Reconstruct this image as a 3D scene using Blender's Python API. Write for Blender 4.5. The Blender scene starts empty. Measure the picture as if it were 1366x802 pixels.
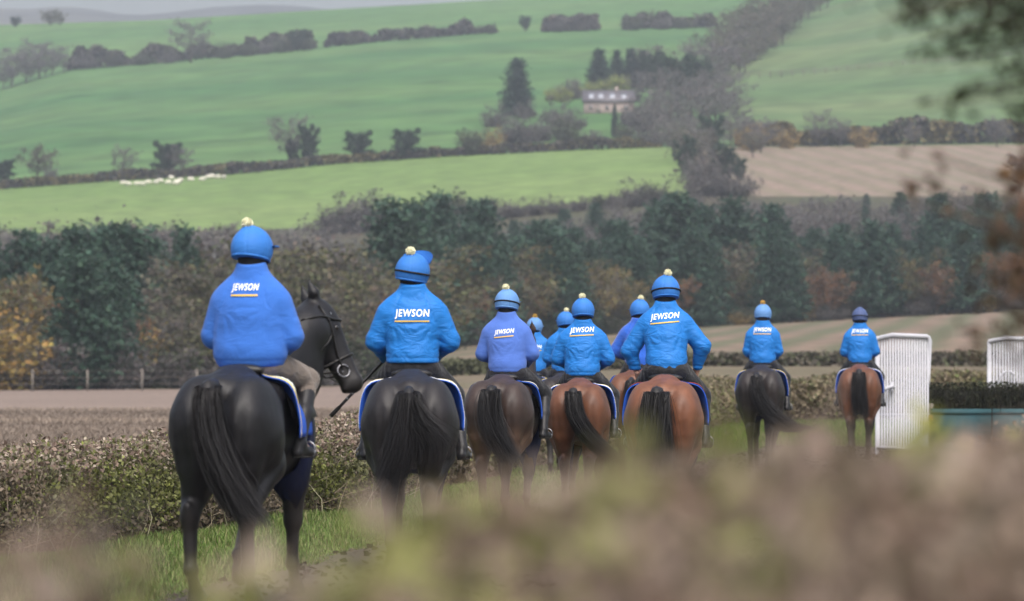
import bpy, math, random
import numpy as np
from mathutils import Vector, Matrix, Euler
from mathutils.bvhtree import BVHTree

sc = bpy.context.scene
COL = sc.collection
RNG = np.random.default_rng(7)
random.seed(7)

# ------------------------------------------------------------------ camera
FPX = 7589.0                 # focal length in pixels of the 1366 wide photograph (200 mm)
CX, HY = 683.0, 490.0        # image centre column and horizon row
CAMH = 1.55                  # eye height, looking over a hedge
cam_data = bpy.data.cameras.new('camera')
cam_data.sensor_width = 36.0
cam_data.lens = 200.0
cam_data.clip_start = 0.1
cam_data.clip_end = 20000.0
cam_data.dof.use_dof = True
cam_data.dof.focus_distance = 55.0
cam_data.dof.aperture_fstop = 5.0
cam = bpy.data.objects.new('camera', cam_data)
COL.objects.link(cam)
cam.location = (0, 0, CAMH)
cam.rotation_euler = (math.radians(90.0) + math.atan((HY - 401.0) / FPX), 0, 0)
sc.camera = cam

# ------------------------------------------------------------------ sky and sun (overcast)
SUN_EL, SUN_AZ = math.radians(60), math.radians(165)
world = bpy.data.worlds.new('World')
sc.world = world
world.use_nodes = True
nt = world.node_tree
for n in list(nt.nodes):
    nt.nodes.remove(n)
out = nt.nodes.new('ShaderNodeOutputWorld')
bg = nt.nodes.new('ShaderNodeBackground')
sky = nt.nodes.new('ShaderNodeTexSky')
sky.sky_type = 'NISHITA'
sky.sun_disc = False
sky.sun_elevation = SUN_EL
sky.sun_rotation = SUN_AZ
sky.air_density = 1.0
sky.dust_density = 6.0
sky.ozone_density = 1.0
hs = nt.nodes.new('ShaderNodeHueSaturation')
hs.inputs['Saturation'].default_value = 0.62
nt.links.new(sky.outputs[0], hs.inputs['Color'])
nt.links.new(hs.outputs[0], bg.inputs['Color'])
nt.links.new(bg.outputs[0], out.inputs['Surface'])
bg.inputs['Strength'].default_value = 0.15
sun_l = bpy.data.lights.new('sun', 'SUN')
sun_l.energy = 1.25
sun_l.angle = math.radians(45)
sun_l.color = (1.0, 0.97, 0.92)
sun = bpy.data.objects.new('sun', sun_l)
COL.objects.link(sun)
sd = Vector((math.sin(SUN_AZ) * math.cos(SUN_EL), math.cos(SUN_AZ) * math.cos(SUN_EL), math.sin(SUN_EL)))
sun.rotation_euler = sd.to_track_quat('Z', 'Y').to_euler()
sun.location = (0, -20, 60)

sc.view_settings.view_transform = 'Standard'
sc.view_settings.look = 'None'
sc.view_settings.exposure = 0.9
sc.view_settings.gamma = 1.0
sc.view_settings.use_curve_mapping = False
sc.render.engine = 'CYCLES'
sc.cycles.use_denoising = True
sc.cycles.max_bounces = 5
sc.cycles.diffuse_bounces = 3
sc.cycles.glossy_bounces = 2
sc.cycles.transparent_max_bounces = 4
sc.cycles.volume_bounces = 0
sc.cycles.use_adaptive_sampling = True
sc.cycles.adaptive_threshold = 0.015


# ------------------------------------------------------------------ helpers: tagging, meshes, materials
def tag(o, label=None, cat=None, group=None, kind=None):
    if label: o['label'] = label
    if cat: o['category'] = cat
    if group: o['group'] = group
    if kind: o['kind'] = kind
    return o


def mesh_np(name, v, f, col=None, smooth=False):
    """v (n,3), f (m,3|4) or a list of such arrays, col (n,3)"""
    v = np.asarray(v, dtype=np.float32)
    fl = f if isinstance(f, list) else [f]
    fl = [np.asarray(a, dtype=np.int32) for a in fl if len(a)]
    me = bpy.data.meshes.new(name)
    me.vertices.add(len(v))
    me.vertices.foreach_set('co', v.ravel())
    idx = np.concatenate([a.ravel() for a in fl])
    tot = np.concatenate([np.full(len(a), a.shape[1], dtype=np.int32) for a in fl])
    start = np.concatenate([[0], np.cumsum(tot)[:-1]]).astype(np.int32)
    me.loops.add(len(idx))
    me.loops.foreach_set('vertex_index', idx)
    me.polygons.add(len(tot))
    me.polygons.foreach_set('loop_start', start)
    if smooth:
        me.polygons.foreach_set('use_smooth', np.ones(len(tot), dtype=bool))
    if col is not None:
        a = me.color_attributes.new('Col', 'FLOAT_COLOR', 'POINT')
        c = np.ones((len(v), 4), dtype=np.float32)
        c[:, :3] = col
        a.data.foreach_set('color', c.ravel())
    me.update(calc_edges=True)
    me.validate()
    return me


def obj(name, me, mat=None, parent=None, loc=None, rz=None):
    o = bpy.data.objects.new(name, me)
    COL.objects.link(o)
    if mat is not None and me is not None:
        if len(me.materials) == 0:
            me.materials.append(mat)
    if parent is not None:
        o.parent = parent
    if loc is not None:
        o.location = loc
    if rz is not None:
        o.rotation_euler = (0, 0, rz)
    return o


class MB:
    """collects verts, faces and colours of one mesh"""
    def __init__(self):
        self.v, self.q, self.t, self.c, self.n = [], [], [], [], 0

    def add(self, v, f, col=(0.5, 0.5, 0.5)):
        v = np.asarray(v, dtype=float).reshape(-1, 3)
        f = np.asarray(f, dtype=int)
        (self.q if f.shape[1] == 4 else self.t).append(f + self.n)
        self.v.append(v)
        c = np.asarray(col, dtype=float)
        self.c.append(np.broadcast_to(c, (len(v), 3)) if c.ndim == 1 else c)
        self.n += len(v)
        return self

    def box(self, lo, hi, col=(0.5, 0.5, 0.5), M=None):
        x0, y0, z0 = lo
        x1, y1, z1 = hi
        v = np.array([[x0, y0, z0], [x1, y0, z0], [x1, y1, z0], [x0, y1, z0], [x0, y0, z1], [x1, y0, z1], [x1, y1, z1], [x0, y1, z1]], float)
        if M is not None:
            M = np.array(M)
            v = v @ M[:3, :3].T + M[:3, 3]
        f = [[0, 3, 2, 1], [4, 5, 6, 7], [0, 1, 5, 4], [1, 2, 6, 5], [2, 3, 7, 6], [3, 0, 4, 7]]
        return self.add(v, f, col)

    def tube(self, pts, rad, sides=6, col=(0.5, 0.5, 0.5), caps=True):
        pts = np.asarray(pts, float)
        n = len(pts)
        rad = np.broadcast_to(np.asarray(rad, float), (n,))
        d = np.gradient(pts, axis=0)
        d /= np.linalg.norm(d, axis=1)[:, None] + 1e-9
        ref = np.array([0, 0, 1.0]) if abs(d[0][2]) < 0.9 else np.array([1.0, 0, 0])
        a = np.cross(d, ref); a /= np.linalg.norm(a, axis=1)[:, None] + 1e-9
        b = np.cross(d, a)
        th = np.arange(sides) * 2 * math.pi / sides
        v = pts[:, None, :] + rad[:, None, None] * (np.cos(th)[None, :, None] * a[:, None, :] + np.sin(th)[None, :, None] * b[:, None, :])
        i = np.arange(n - 1)[:, None] * sides
        j = np.arange(sides)[None, :]
        j2 = (j + 1) % sides
        f = np.stack([i + j, i + j2, i + sides + j2, i + sides + j], axis=-1).reshape(-1, 4)
        base = self.n
        self.add(v.reshape(-1, 3), f, col)
        if caps and sides > 2:
            for k in (0, n - 1):
                ring = base + k * sides + np.arange(sides)
                for m in range(1, sides - 1):
                    self.t.append(np.array([[ring[0], ring[m], ring[m + 1]]]))
        return self

    def quads(self, c, size, rng, col, aspect=0.6, up=None, upw=0.0):
        """loose leaf faces: centres c, sizes, random orientation biased to 'up'"""
        c = np.asarray(c, float)
        n = len(c)
        nr = rng.normal(size=(n, 3))
        if up is not None:
            nr = nr / np.linalg.norm(nr, axis=1)[:, None] + upw * np.asarray(up, float)
        nr /= np.linalg.norm(nr, axis=1)[:, None] + 1e-9
        t = np.cross(nr, rng.normal(size=(n, 3)))
        t /= np.linalg.norm(t, axis=1)[:, None] + 1e-9
        b = np.cross(nr, t)
        s = np.broadcast_to(np.asarray(size, float), (n,))[:, None]
        p0 = c - t * s
        p1 = c + b * s * aspect + nr * s * 0.12
        p2 = c + t * s
        p3 = c - b * s * aspect + nr * s * 0.12
        v = np.stack([p0, p1, p2, p3], axis=1).reshape(-1, 3)
        f = np.arange(n * 4).reshape(n, 4)
        cc = np.asarray(col, float)
        if cc.ndim == 2:
            cc = np.repeat(cc, 4, axis=0)
        return self.add(v, f, cc)

    def mesh(self, name, smooth=False):
        fl = []
        if self.q: fl.append(np.concatenate(self.q))
        if self.t: fl.append(np.concatenate(self.t))
        return mesh_np(name, np.concatenate(self.v), fl, np.concatenate(self.c), smooth)

    def build(self, name, mat, parent=None, smooth=False, loc=None, rz=None):
        return obj(name, self.mesh(name, smooth), mat, parent, loc, rz)


def srgb(r, g, b):
    f = lambda c: (c / 255.0) / 12.92 if c / 255.0 <= 0.04045 else ((c / 255.0 + 0.055) / 1.055) ** 2.4
    return (f(r), f(g), f(b))


MATS = {}


def mat(name, color=(0.5, 0.5, 0.5), rough=0.7, attr=False, nscale=0.0, namt=0.0, bump=0.0, bscale=40.0, bdist=0.01,
        spec=0.3, sheen=0.0, metal=0.0, stretch=None, translucent=0.0):
    if name in MATS:
        return MATS[name]
    m = bpy.data.materials.new(name)
    m.use_nodes = True
    t = m.node_tree
    p = t.nodes['Principled BSDF']
    p.inputs['Roughness'].default_value = rough
    p.inputs['Specular IOR Level'].default_value = spec
    p.inputs['Metallic'].default_value = metal
    if sheen:
        p.inputs['Sheen Weight'].default_value = sheen
    src = None
    if attr:
        a = t.nodes.new('ShaderNodeAttribute')
        a.attribute_name = 'Col'
        src = a.outputs['Color']
    else:
        r = t.nodes.new('ShaderNodeRGB')
        r.outputs[0].default_value = (*color, 1)
        src = r.outputs[0]
    tc = t.nodes.new('ShaderNodeTexCoord')
    vec = tc.outputs['Object']
    if stretch is not None:
        mp = t.nodes.new('ShaderNodeMapping')
        mp.inputs['Scale'].default_value = stretch
        t.links.new(vec, mp.inputs[0])
        vec = mp.outputs[0]
    if namt:
        nz = t.nodes.new('ShaderNodeTexNoise')
        nz.inputs['Scale'].default_value = nscale
        nz.inputs['Detail'].default_value = 5
        t.links.new(vec, nz.inputs['Vector'])
        mr = t.nodes.new('ShaderNodeMapRange')
        mr.inputs[1].default_value = 0.25
        mr.inputs[2].default_value = 0.75
        mr.inputs[3].default_value = 1 - namt
        mr.inputs[4].default_value = 1 + namt
        t.links.new(nz.outputs['Fac'], mr.inputs[0])
        mx = t.nodes.new('ShaderNodeVectorMath')
        mx.operation = 'SCALE'
        t.links.new(src, mx.inputs[0])
        t.links.new(mr.outputs[0], mx.inputs['Scale'])
        src = mx.outputs[0]
    t.links.new(src, p.inputs['Base Color'])
    if bump:
        nb = t.nodes.new('ShaderNodeTexNoise')
        nb.inputs['Scale'].default_value = bscale
        nb.inputs['Detail'].default_value = 4
        t.links.new(vec, nb.inputs['Vector'])
        bp = t.nodes.new('ShaderNodeBump')
        bp.inputs['Strength'].default_value = bump
        bp.inputs['Distance'].default_value = bdist
        t.links.new(nb.outputs['Fac'], bp.inputs['Height'])
        t.links.new(bp.outputs[0], p.inputs['Normal'])
    if translucent:
        tr = t.nodes.new('ShaderNodeBsdfTranslucent')
        t.links.new(src, tr.inputs['Color'])
        ms = t.nodes.new('ShaderNodeMixShader')
        ms.inputs[0].default_value = translucent
        o = t.nodes['Material Output']
        t.links.new(p.outputs[0], ms.inputs[1])
        t.links.new(tr.outputs[0], ms.inputs[2])
        t.links.new(ms.outputs[0], o.inputs['Surface'])
    MATS[name] = m
    return m


# ------------------------------------------------------------------ helpers: blended solids (signed distance + surface nets)
def ball(c, r, k=0.05):
    return ('el', np.array(c, float), np.array([r, r, r], float) if np.isscalar(r) else np.array(r, float), None, k)


def ell(c, r, k=0.05, R=None):
    return ('el', np.array(c, float), np.array(r, float), None if R is None else np.array(R, float), k)


def cone(a, b, r1, r2, k=0.05):
    return ('rc', np.array(a, float), np.array(b, float), (float(r1), float(r2)), k)


def sdf_mesh(prims, res, cuts=(), wrinkle=None):
    lo = np.full(3, 1e9); hi = -lo
    bb = []
    for p in prims:
        if p[0] == 'el':
            m = p[2].max() if p[3] is not None else p[2]
            a, b = p[1] - m, p[1] + m
        else:
            m = max(p[3])
            a, b = np.minimum(p[1], p[2]) - m, np.maximum(p[1], p[2]) + m
        bb.append((a, b))
        lo = np.minimum(lo, a); hi = np.maximum(hi, b)
    lo -= 3 * res; hi += 3 * res
    n = np.ceil((hi - lo) / res).astype(int) + 1
    ax = [lo[i] + res * np.arange(n[i]) for i in range(3)]
    D = np.full(n, 0.3, dtype=np.float64)
    for p, (a, b) in zip(prims, bb):
        k = p[4]
        mg = k + 3 * res
        i0 = np.maximum(np.floor((a - mg - lo) / res).astype(int), 0)
        i1 = np.minimum(np.ceil((b + mg - lo) / res).astype(int) + 1, n)
        X = ax[0][i0[0]:i1[0]][:, None, None]
        Y = ax[1][i0[1]:i1[1]][None, :, None]
        Z = ax[2][i0[2]:i1[2]][None, None, :]
        if p[0] == 'el':
            x, y, z = X - p[1][0], Y - p[1][1], Z - p[1][2]
            if p[3] is not None:
                R = p[3]
                x, y, z = (R[0, 0] * x + R[1, 0] * y + R[2, 0] * z, R[0, 1] * x + R[1, 1] * y + R[2, 1] * z, R[0, 2] * x + R[1, 2] * y + R[2, 2] * z)
            r = p[2]
            k0 = np.sqrt((x / r[0]) ** 2 + (y / r[1]) ** 2 + (z / r[2]) ** 2)
            k1 = np.sqrt((x / r[0] ** 2) ** 2 + (y / r[1] ** 2) ** 2 + (z / r[2] ** 2) ** 2)
            d = k0 * (k0 - 1) / (k1 + 1e-9)
        else:
            A, B = p[1], p[2]
            ba = B - A
            L = ba @ ba + 1e-12
            x, y, z = X - A[0], Y - A[1], Z - A[2]
            h = np.clip((x * ba[0] + y * ba[1] + z * ba[2]) / L, 0, 1)
            d = np.sqrt((x - h * ba[0]) ** 2 + (y - h * ba[1]) ** 2 + (z - h * ba[2]) ** 2) - (p[3][0] + (p[3][1] - p[3][0]) * h)
        S = D[i0[0]:i1[0], i0[1]:i1[1], i0[2]:i1[2]]
        h = np.maximum(k - np.abs(S - d), 0) / k
        D[i0[0]:i1[0], i0[1]:i1[1], i0[2]:i1[2]] = np.minimum(S, d) - h * h * k * 0.25
    XX = ax[0][:, None, None]; YY = ax[1][None, :, None]; ZZ = ax[2][None, None, :]
    if wrinkle is not None:
        D = D + wrinkle(XX, YY, ZZ)
    for nx, ny, nz, off in cuts:            # keep the side where n.p <= off
        D = np.maximum(D, nx * XX + ny * YY + nz * ZZ - off)
    return surface_nets(D, lo, res)


def surface_nets(D, lo, res):
    s = D < 0
    n = np.array(D.shape)
    c = np.zeros(n - 1, dtype=np.int8)
    for dx in (0, 1):
        for dy in (0, 1):
            for dz in (0, 1):
                c += s[dx:n[0] - 1 + dx, dy:n[1] - 1 + dy, dz:n[2] - 1 + dz]
    act = np.argwhere((c > 0) & (c < 8))
    idx = np.full(n - 1, -1, dtype=np.int64)
    idx[act[:, 0], act[:, 1], act[:, 2]] = np.arange(len(act))
    acc = np.zeros((len(act), 3)); cnt = np.zeros(len(act))
    offs = [(i, j, k) for i in (0, 1) for j in (0, 1) for k in (0, 1)]
    val = {o: D[act[:, 0] + o[0], act[:, 1] + o[1], act[:, 2] + o[2]] for o in offs}
    for o in offs:
        for a in range(3):
            if o[a] == 0:
                o2 = tuple(o[i] + (1 if i == a else 0) for i in range(3))
                v0, v1 = val[o], val[o2]
                cr = (v0 < 0) != (v1 < 0)
                t = np.where(cr, v0 / (v0 - v1 + 1e-12), 0)
                pt = np.tile(np.array(o, float), (len(act), 1))
                pt[:, a] += t
                acc += pt * cr[:, None]
                cnt += cr
    V = lo + res * (act + acc / np.maximum(cnt, 1)[:, None])
    faces = []
    for a in range(3):
        b, cc = (a + 1) % 3, (a + 2) % 3
        sl0 = [slice(None)] * 3; sl1 = [slice(None)] * 3
        sl0[a] = slice(0, n[a] - 1); sl1[a] = slice(1, n[a])
        e = np.argwhere(s[tuple(sl0)] != s[tuple(sl1)])
        ok = (e[:, b] > 0) & (e[:, cc] > 0) & (e[:, b] < n[b] - 1) & (e[:, cc] < n[cc] - 1)
        e = e[ok]
        if not len(e): continue
        def cell(db, dc):
            q = e.copy(); q[:, b] += db; q[:, cc] += dc
            return idx[q[:, 0], q[:, 1], q[:, 2]]
        f = np.stack([cell(-1, -1), cell(0, -1), cell(0, 0), cell(-1, 0)], axis=1)
        inside = s[e[:, 0], e[:, 1], e[:, 2]]
        f[~inside] = f[~inside][:, ::-1]
        faces.append(f)
    F = np.concatenate(faces)
    F = F[(F >= 0).all(axis=1)]
    return V, F


def smoothstep(a, b, x):
    t = np.clip((x - a) / (b - a), 0, 1)
    return t * t * (3 - 2 * t)


def vnoise(x, y, z=0.0, seed=0):
    """cheap smooth pseudo noise in about -1..1"""
    s = seed * 1.37
    return (np.sin(x * 1.0 + 1.7 * np.sin(y * 0.73 + s) + s) + np.sin(y * 1.13 + 1.3 * np.sin(x * 0.61 + z * 0.9 + 2 * s) + 2.1)
            + np.sin((x + y) * 0.57 + 1.9 * np.sin(z * 1.1 + x * 0.37 + s) + z * 0.8)) / 3.0

# ------------------------------------------------------------------ the land
# Field edges of the photograph as (columns, rows, distances): a row and a distance give the height of the ground.
def line(cols, rows, dist):
    dist = [dist] * len(cols) if np.isscalar(dist) else dist
    return (np.array(cols, float), np.array(rows, float), np.array(dist, float))


LA = None  # Y = 110, Z = 0
LINES = [
    line([0, 1366], [563.4, 563.4], 155),
    line([0, 450, 600, 930, 1366], [549, 549, 532, 507, 506], 200),
    line([0, 450, 600, 930, 1366], [536, 535, 502, 489, 489], 262),
    line([0, 300, 450, 520, 600, 700, 930, 1366], [521, 519, 516, 498, 464, 456, 437, 415], [340, 345, 350, 400, 470, 500, 540, 560]),
    line([0, 450, 600, 930, 1366], [418, 412, 400, 385, 372], 640),
    line([0, 430, 600, 760, 880, 960, 1366], [312, 304, 290, 272, 262, 262, 262], 820),
    line([0, 150, 300, 450, 600, 760, 870, 1000, 1366], [253, 242, 234, 219, 209, 201, 197, 196, 193], 1030),
    line([-60, 0, 90, 200, 350, 500, 660, 740, 950, 1100, 1366], [128, 116, 93, 85, 71, 56, 43, 40, 36, 10, -60], 1600),
    line([0, 200, 400, 600, 720, 1000, 1366], [33, 27, 15, 3, -4, -30, -85], 2000),
    line([0, 200, 400, 600, 720, 1000, 1366], [75, 70, 60, 50, 40, 20, -30], 2500),
]


def ctrl(ximg):
    """distances and heights of the control lines at image columns"""
    x = np.clip(np.asarray(ximg, float), -60, 1420)
    Ys = [np.full(x.shape, 110.0)]
    Zs = [np.zeros(x.shape)]
    for c, r, d in LINES:
        Y = np.interp(x, c, d)
        y = np.interp(x, c, r)
        Ys.append(Y)
        Zs.append(CAMH + (HY - y) * Y / FPX)
    return np.array(Ys), np.array(Zs)


def ground_z(ximg, Y):
    Ys, Zs = ctrl(np.array([ximg]))
    return float(np.interp(Y, np.concatenate([[0], Ys[:, 0]]), np.concatenate([[0], Zs[:, 0]])))


def X_at(ximg, Y):
    return (ximg - CX) / FPX * Y


def Y_for_row(ximg, row, lo=280, hi=2000):
    """distance at which the ground shows at that row of that column"""
    best, by = lo, 1e9
    for Y in np.linspace(lo, hi, 500):
        r = HY - (ground_z(ximg, Y) - CAMH) * FPX / Y
        if abs(r - row) < by:
            best, by = Y, abs(r - row)
    return best


COLS = np.concatenate([np.linspace(-3000, -150, 16), np.linspace(-120, 1480, 120), np.linspace(1520, 4400, 16)])


def strip_mesh(name, k, c0=None, c1=None, rows=14, seed=0, bumpy=0.0):
    cols = COLS if c0 is None else np.concatenate([[c0], COLS[(COLS > c0) & (COLS < c1)], [c1]])
    Ys, Zs = ctrl(cols)
    t = np.linspace(0, 1, rows)[:, None]
    Y = Ys[k] + (Ys[k + 1] - Ys[k]) * t
    Z = Zs[k] + (Zs[k + 1] - Zs[k]) * t
    X = (cols[None, :] - CX) / FPX * Y
    if bumpy:
        Z = Z + bumpy * vnoise(X / 25, Y / 31, seed=seed) * np.sin(np.pi * t)
    v = np.stack([X, Y, Z], axis=-1).reshape(-1, 3)
    n = len(cols)
    i = np.arange(rows - 1)[:, None] * n + np.arange(n - 1)[None, :]
    f = np.stack([i, i + 1, i + n + 1, i + n], axis=-1).reshape(-1, 4)
    return mesh_np(name, v, f, None, True)


def field_mat(name, c1, c2, scale=(0.02, 0.05), fine=0.5, stripes=None, c3=None, rough=0.9, bump=0.4):
    """two-tone ground: broad patches, fine mottling, optional drilled rows (period m, angle, strength)"""
    m = bpy.data.materials.new(name)
    m.use_nodes = True
    t = m.node_tree
    p = t.nodes['Principled BSDF']
    p.inputs['Roughness'].default_value = rough
    p.inputs['Specular IOR Level'].default_value = 0.15
    tc = t.nodes.new('ShaderNodeTexCoord')
    mp = t.nodes.new('ShaderNodeMapping')
    mp.inputs['Scale'].default_value = (scale[0], scale[1], scale[1])
    t.links.new(tc.outputs['Object'], mp.inputs[0])
    n1 = t.nodes.new('ShaderNodeTexNoise'); n1.inputs['Scale'].default_value = 1.0; n1.inputs['Detail'].default_value = 6
    t.links.new(mp.outputs[0], n1.inputs['Vector'])
    n2 = t.nodes.new('ShaderNodeTexNoise'); n2.inputs['Scale'].default_value = fine; n2.inputs['Detail'].default_value = 8
    t.links.new(tc.outputs['Object'], n2.inputs['Vector'])
    mr = t.nodes.new('ShaderNodeMapRange'); mr.inputs[1].default_value = 0.35; mr.inputs[2].default_value = 0.65
    t.links.new(n1.outputs['Fac'], mr.inputs[0])
    mix = t.nodes.new('ShaderNodeMix'); mix.data_type = 'RGBA'
    mix.inputs['A'].default_value = (*c1, 1); mix.inputs['B'].default_value = (*c2, 1)
    t.links.new(mr.outputs[0], mix.inputs['Factor'])
    src = mix.outputs['Result']
    if stripes:
        period, ang, strength = stripes
        mp2 = t.nodes.new('ShaderNodeMapping')
        mp2.inputs['Rotation'].default_value = (0, 0, ang)
        t.links.new(tc.outputs['Object'], mp2.inputs[0])
        w = t.nodes.new('ShaderNodeTexWave'); w.inputs['Scale'].default_value = 0.314 / period
        w.inputs['Distortion'].default_value = 1.6; w.inputs['Detail'].default_value = 4
        w.inputs['Detail Scale'].default_value = 1.6
        t.links.new(mp2.outputs[0], w.inputs['Vector'])
        mx = t.nodes.new('ShaderNodeMix'); mx.data_type = 'RGBA'
        ml = t.nodes.new('ShaderNodeMath'); ml.operation = 'MULTIPLY'; ml.inputs[1].default_value = strength
        t.links.new(w.outputs['Fac'], ml.inputs[0])
        t.links.new(ml.outputs[0], mx.inputs['Factor'])
        t.links.new(src, mx.inputs['A'])
        mx.inputs['B'].default_value = (*c3, 1)
        src = mx.outputs['Result']
    mr2 = t.nodes.new('ShaderNodeMapRange'); mr2.inputs[1].default_value = 0.3; mr2.inputs[2].default_value = 0.7
    mr2.inputs[3].default_value = 0.68; mr2.inputs[4].default_value = 1.3
    t.links.new(n2.outputs['Fac'], mr2.inputs[0])
    vm = t.nodes.new('ShaderNodeVectorMath'); vm.operation = 'SCALE'
    t.links.new(src, vm.inputs[0]); t.links.new(mr2.outputs[0], vm.inputs['Scale'])
    t.links.new(vm.outputs[0], p.inputs['Base Color'])
    bp = t.nodes.new('ShaderNodeBump'); bp.inputs['Strength'].default_value = bump; bp.inputs['Distance'].default_value = 0.05
    t.links.new(n2.outputs['Fac'], bp.inputs['Height']); t.links.new(bp.outputs[0], p.inputs['Normal'])
    return m


M_GRASS = field_mat('verge_grass_ground', (0.060, 0.095, 0.022), (0.085, 0.110, 0.035), (0.6, 0.6), 9.0)
M_STUB = field_mat('stubble_earth', (0.140, 0.106, 0.086), (0.205, 0.158, 0.128), (0.02, 0.14), 3.0, (7.0, math.radians(84), 0.7), (0.135, 0.100, 0.084))
M_STUB2 = field_mat('stubble_straw', (0.175, 0.120, 0.090), (0.125, 0.098, 0.068), (0.03, 0.03), 0.5, (4.6, math.radians(5.3), 0.9), (0.080, 0.085, 0.046))
M_ROUGH = field_mat('rough_pasture', (0.135, 0.098, 0.072), (0.092, 0.085, 0.046), (0.06, 0.09), 1.0)
M_WOODF = field_mat('woodland_floor', (0.060, 0.050, 0.032), (0.050, 0.055, 0.028), (0.05, 0.05), 1.0)
M_LIME = field_mat('bright_meadow', (0.098, 0.156, 0.042), (0.122, 0.172, 0.054), (0.006, 0.014), 0.25)
M_TAN = field_mat('pale_stubble', (0.195, 0.142, 0.112), (0.165, 0.128, 0.096), (0.02, 0.03), 0.6, (5.6, math.radians(-4.1), 0.7), (0.130, 0.115, 0.072))
M_HILL = field_mat('hill_pasture_grass', (0.036, 0.100, 0.028), (0.068, 0.128, 0.038), (0.007, 0.018), 0.09, (27.0, math.radians(80), 0.22), (0.045, 0.095, 0.03))
M_HILL2 = field_mat('top_pasture_grass', (0.045, 0.110, 0.030), (0.078, 0.138, 0.042), (0.007, 0.016), 0.12)
M_HILL3 = field_mat('slope_pasture_grass', (0.060, 0.108, 0.038), (0.095, 0.130, 0.052), (0.010, 0.018), 0.12)
M_FAR = field_mat('far_woodland', (0.060, 0.062, 0.060), (0.085, 0.080, 0.070), (0.004, 0.004), 0.02)
M_TRACK = field_mat('track_earth', (0.052, 0.043, 0.036), (0.076, 0.062, 0.052), (0.7, 0.3), 11.0, None, None, 0.95, 0.9)

# near ground: one flat sheet under hedges, track and verge
gv, gf = [], []
gx = np.linspace(-56, 56, 57); gy = np.linspace(-60, 110, 60)
G = np.stack(np.meshgrid(gx, gy), axis=-1)
v = np.concatenate([G, np.zeros(G.shape[:2] + (1,))], axis=-1).reshape(-1, 3)
i = np.arange(len(gy) - 1)[:, None] * len(gx) + np.arange(len(gx) - 1)[None, :]
f = np.stack([i, i + 1, i + len(gx) + 1, i + len(gx)], axis=-1).reshape(-1, 4)
tag(obj('ground', mesh_np('ground', v, f), M_GRASS), kind='structure')


def struct(name, me, m):
    return tag(obj(name, me, m), kind='structure')


for k in (0, 1):
    struct('stubble_field', strip_mesh('stubble_field', k, -3000, 560), M_STUB)
    struct('rough_field', strip_mesh('rough_field', k, 560, 4400), M_ROUGH)
struct('stubble_field', strip_mesh('stubble_field', 2, -3000, 560), M_STUB)
struct('rough_field', strip_mesh('rough_field', 2, 560, 4400), M_ROUGH)
struct('stubble_field', strip_mesh('stubble_field', 3, -3000, 520), M_STUB)
struct('striped_stubble_field', strip_mesh('striped_stubble_field', 3, 520, 4400), M_STUB2)
struct('woodland_floor', strip_mesh('woodland_floor', 4), M_WOODF)
struct('woodland_floor', strip_mesh('woodland_floor', 5), M_WOODF)
struct('bright_meadow', strip_mesh('bright_meadow', 6, -3000, 925), M_LIME)
struct('pale_stubble_field', strip_mesh('pale_stubble_field', 6, 925, 4400), M_TAN)
struct('hill_pasture', strip_mesh('hill_pasture', 7, -3000, 960, 24, 3, 1.5), M_HILL)
struct('slope_pasture', strip_mesh('slope_pasture', 7, 960, 4400, 24, 4, 1.5), M_HILL3)
struct('hilltop_pasture', strip_mesh('hilltop_pasture', 8, None, None, 14, 5, 1.0), M_HILL2)
struct('hilltop_pasture', strip_mesh('hilltop_pasture', 9), M_HILL2)
# land beyond the ridge, out to a wooded skyline nearly four kilometres off
cols = np.linspace(-3600, 5000, 280)
rows = [(2500, None), (2900, 60), (3400, 34), (3700, 0), (4100, 60)]
V = []
for Y, r in rows:
    if r is None:
        Yk, Zk = ctrl(cols); z = Zk[-1]
    elif r == 0:
        y = 13 + 6 * vnoise(cols / 90, cols / 41, seed=3) + 2.2 * vnoise(cols / 11, cols / 7, seed=5) - 5 * smoothstep(150, 350, cols) + 6 * smoothstep(380, 620, cols)
        z = CAMH + (HY - y) * Y / FPX
    else:
        z = CAMH + (HY - r) * Y / FPX + 0 * cols
    V.append(np.stack([(cols - CX) / FPX * Y, np.full(len(cols), float(Y)), z], axis=-1))
V = np.concatenate(V)
n = len(cols)
i = np.arange(len(rows) - 1)[:, None] * n + np.arange(n - 1)[None, :]
f = np.stack([i, i + 1, i + n + 1, i + n], axis=-1).reshape(-1, 4)
struct('distant_hills', mesh_np('distant_hills', V, f, None, True), M_FAR)

# the horse track and the field beyond the left hedge, sheets just above the ground
HEDGE_L = np.array([[-9.4, 12], [-6.2, 32], [-4.1, 45], [-1.7, 60], [1.5, 100], [6.1, 150], [14, 166], [34, 190]], float)   # front foot of the hedge


def hedge_x(Y):
    return np.interp(Y, HEDGE_L[:, 1], HEDGE_L[:, 0])


def ground_sheet(name, xl, xr, y0, y1, z, m, nx=8, ny=60):
    Y = np.linspace(y0, y1, ny)
    T = np.linspace(0, 1, nx)
    A, B = xl(Y), xr(Y)
    X = A[:, None] + (B - A)[:, None] * T[None, :]
    v = np.stack([X, np.repeat(Y[:, None], nx, 1), np.full(X.shape, z)], axis=-1).reshape(-1, 3)
    i = np.arange(ny - 1)[:, None] * nx + np.arange(nx - 1)[None, :]
    f = np.stack([i, i + 1, i + nx + 1, i + nx], axis=-1).reshape(-1, 4)
    return struct(name, mesh_np(name, v, f), m)


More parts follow.
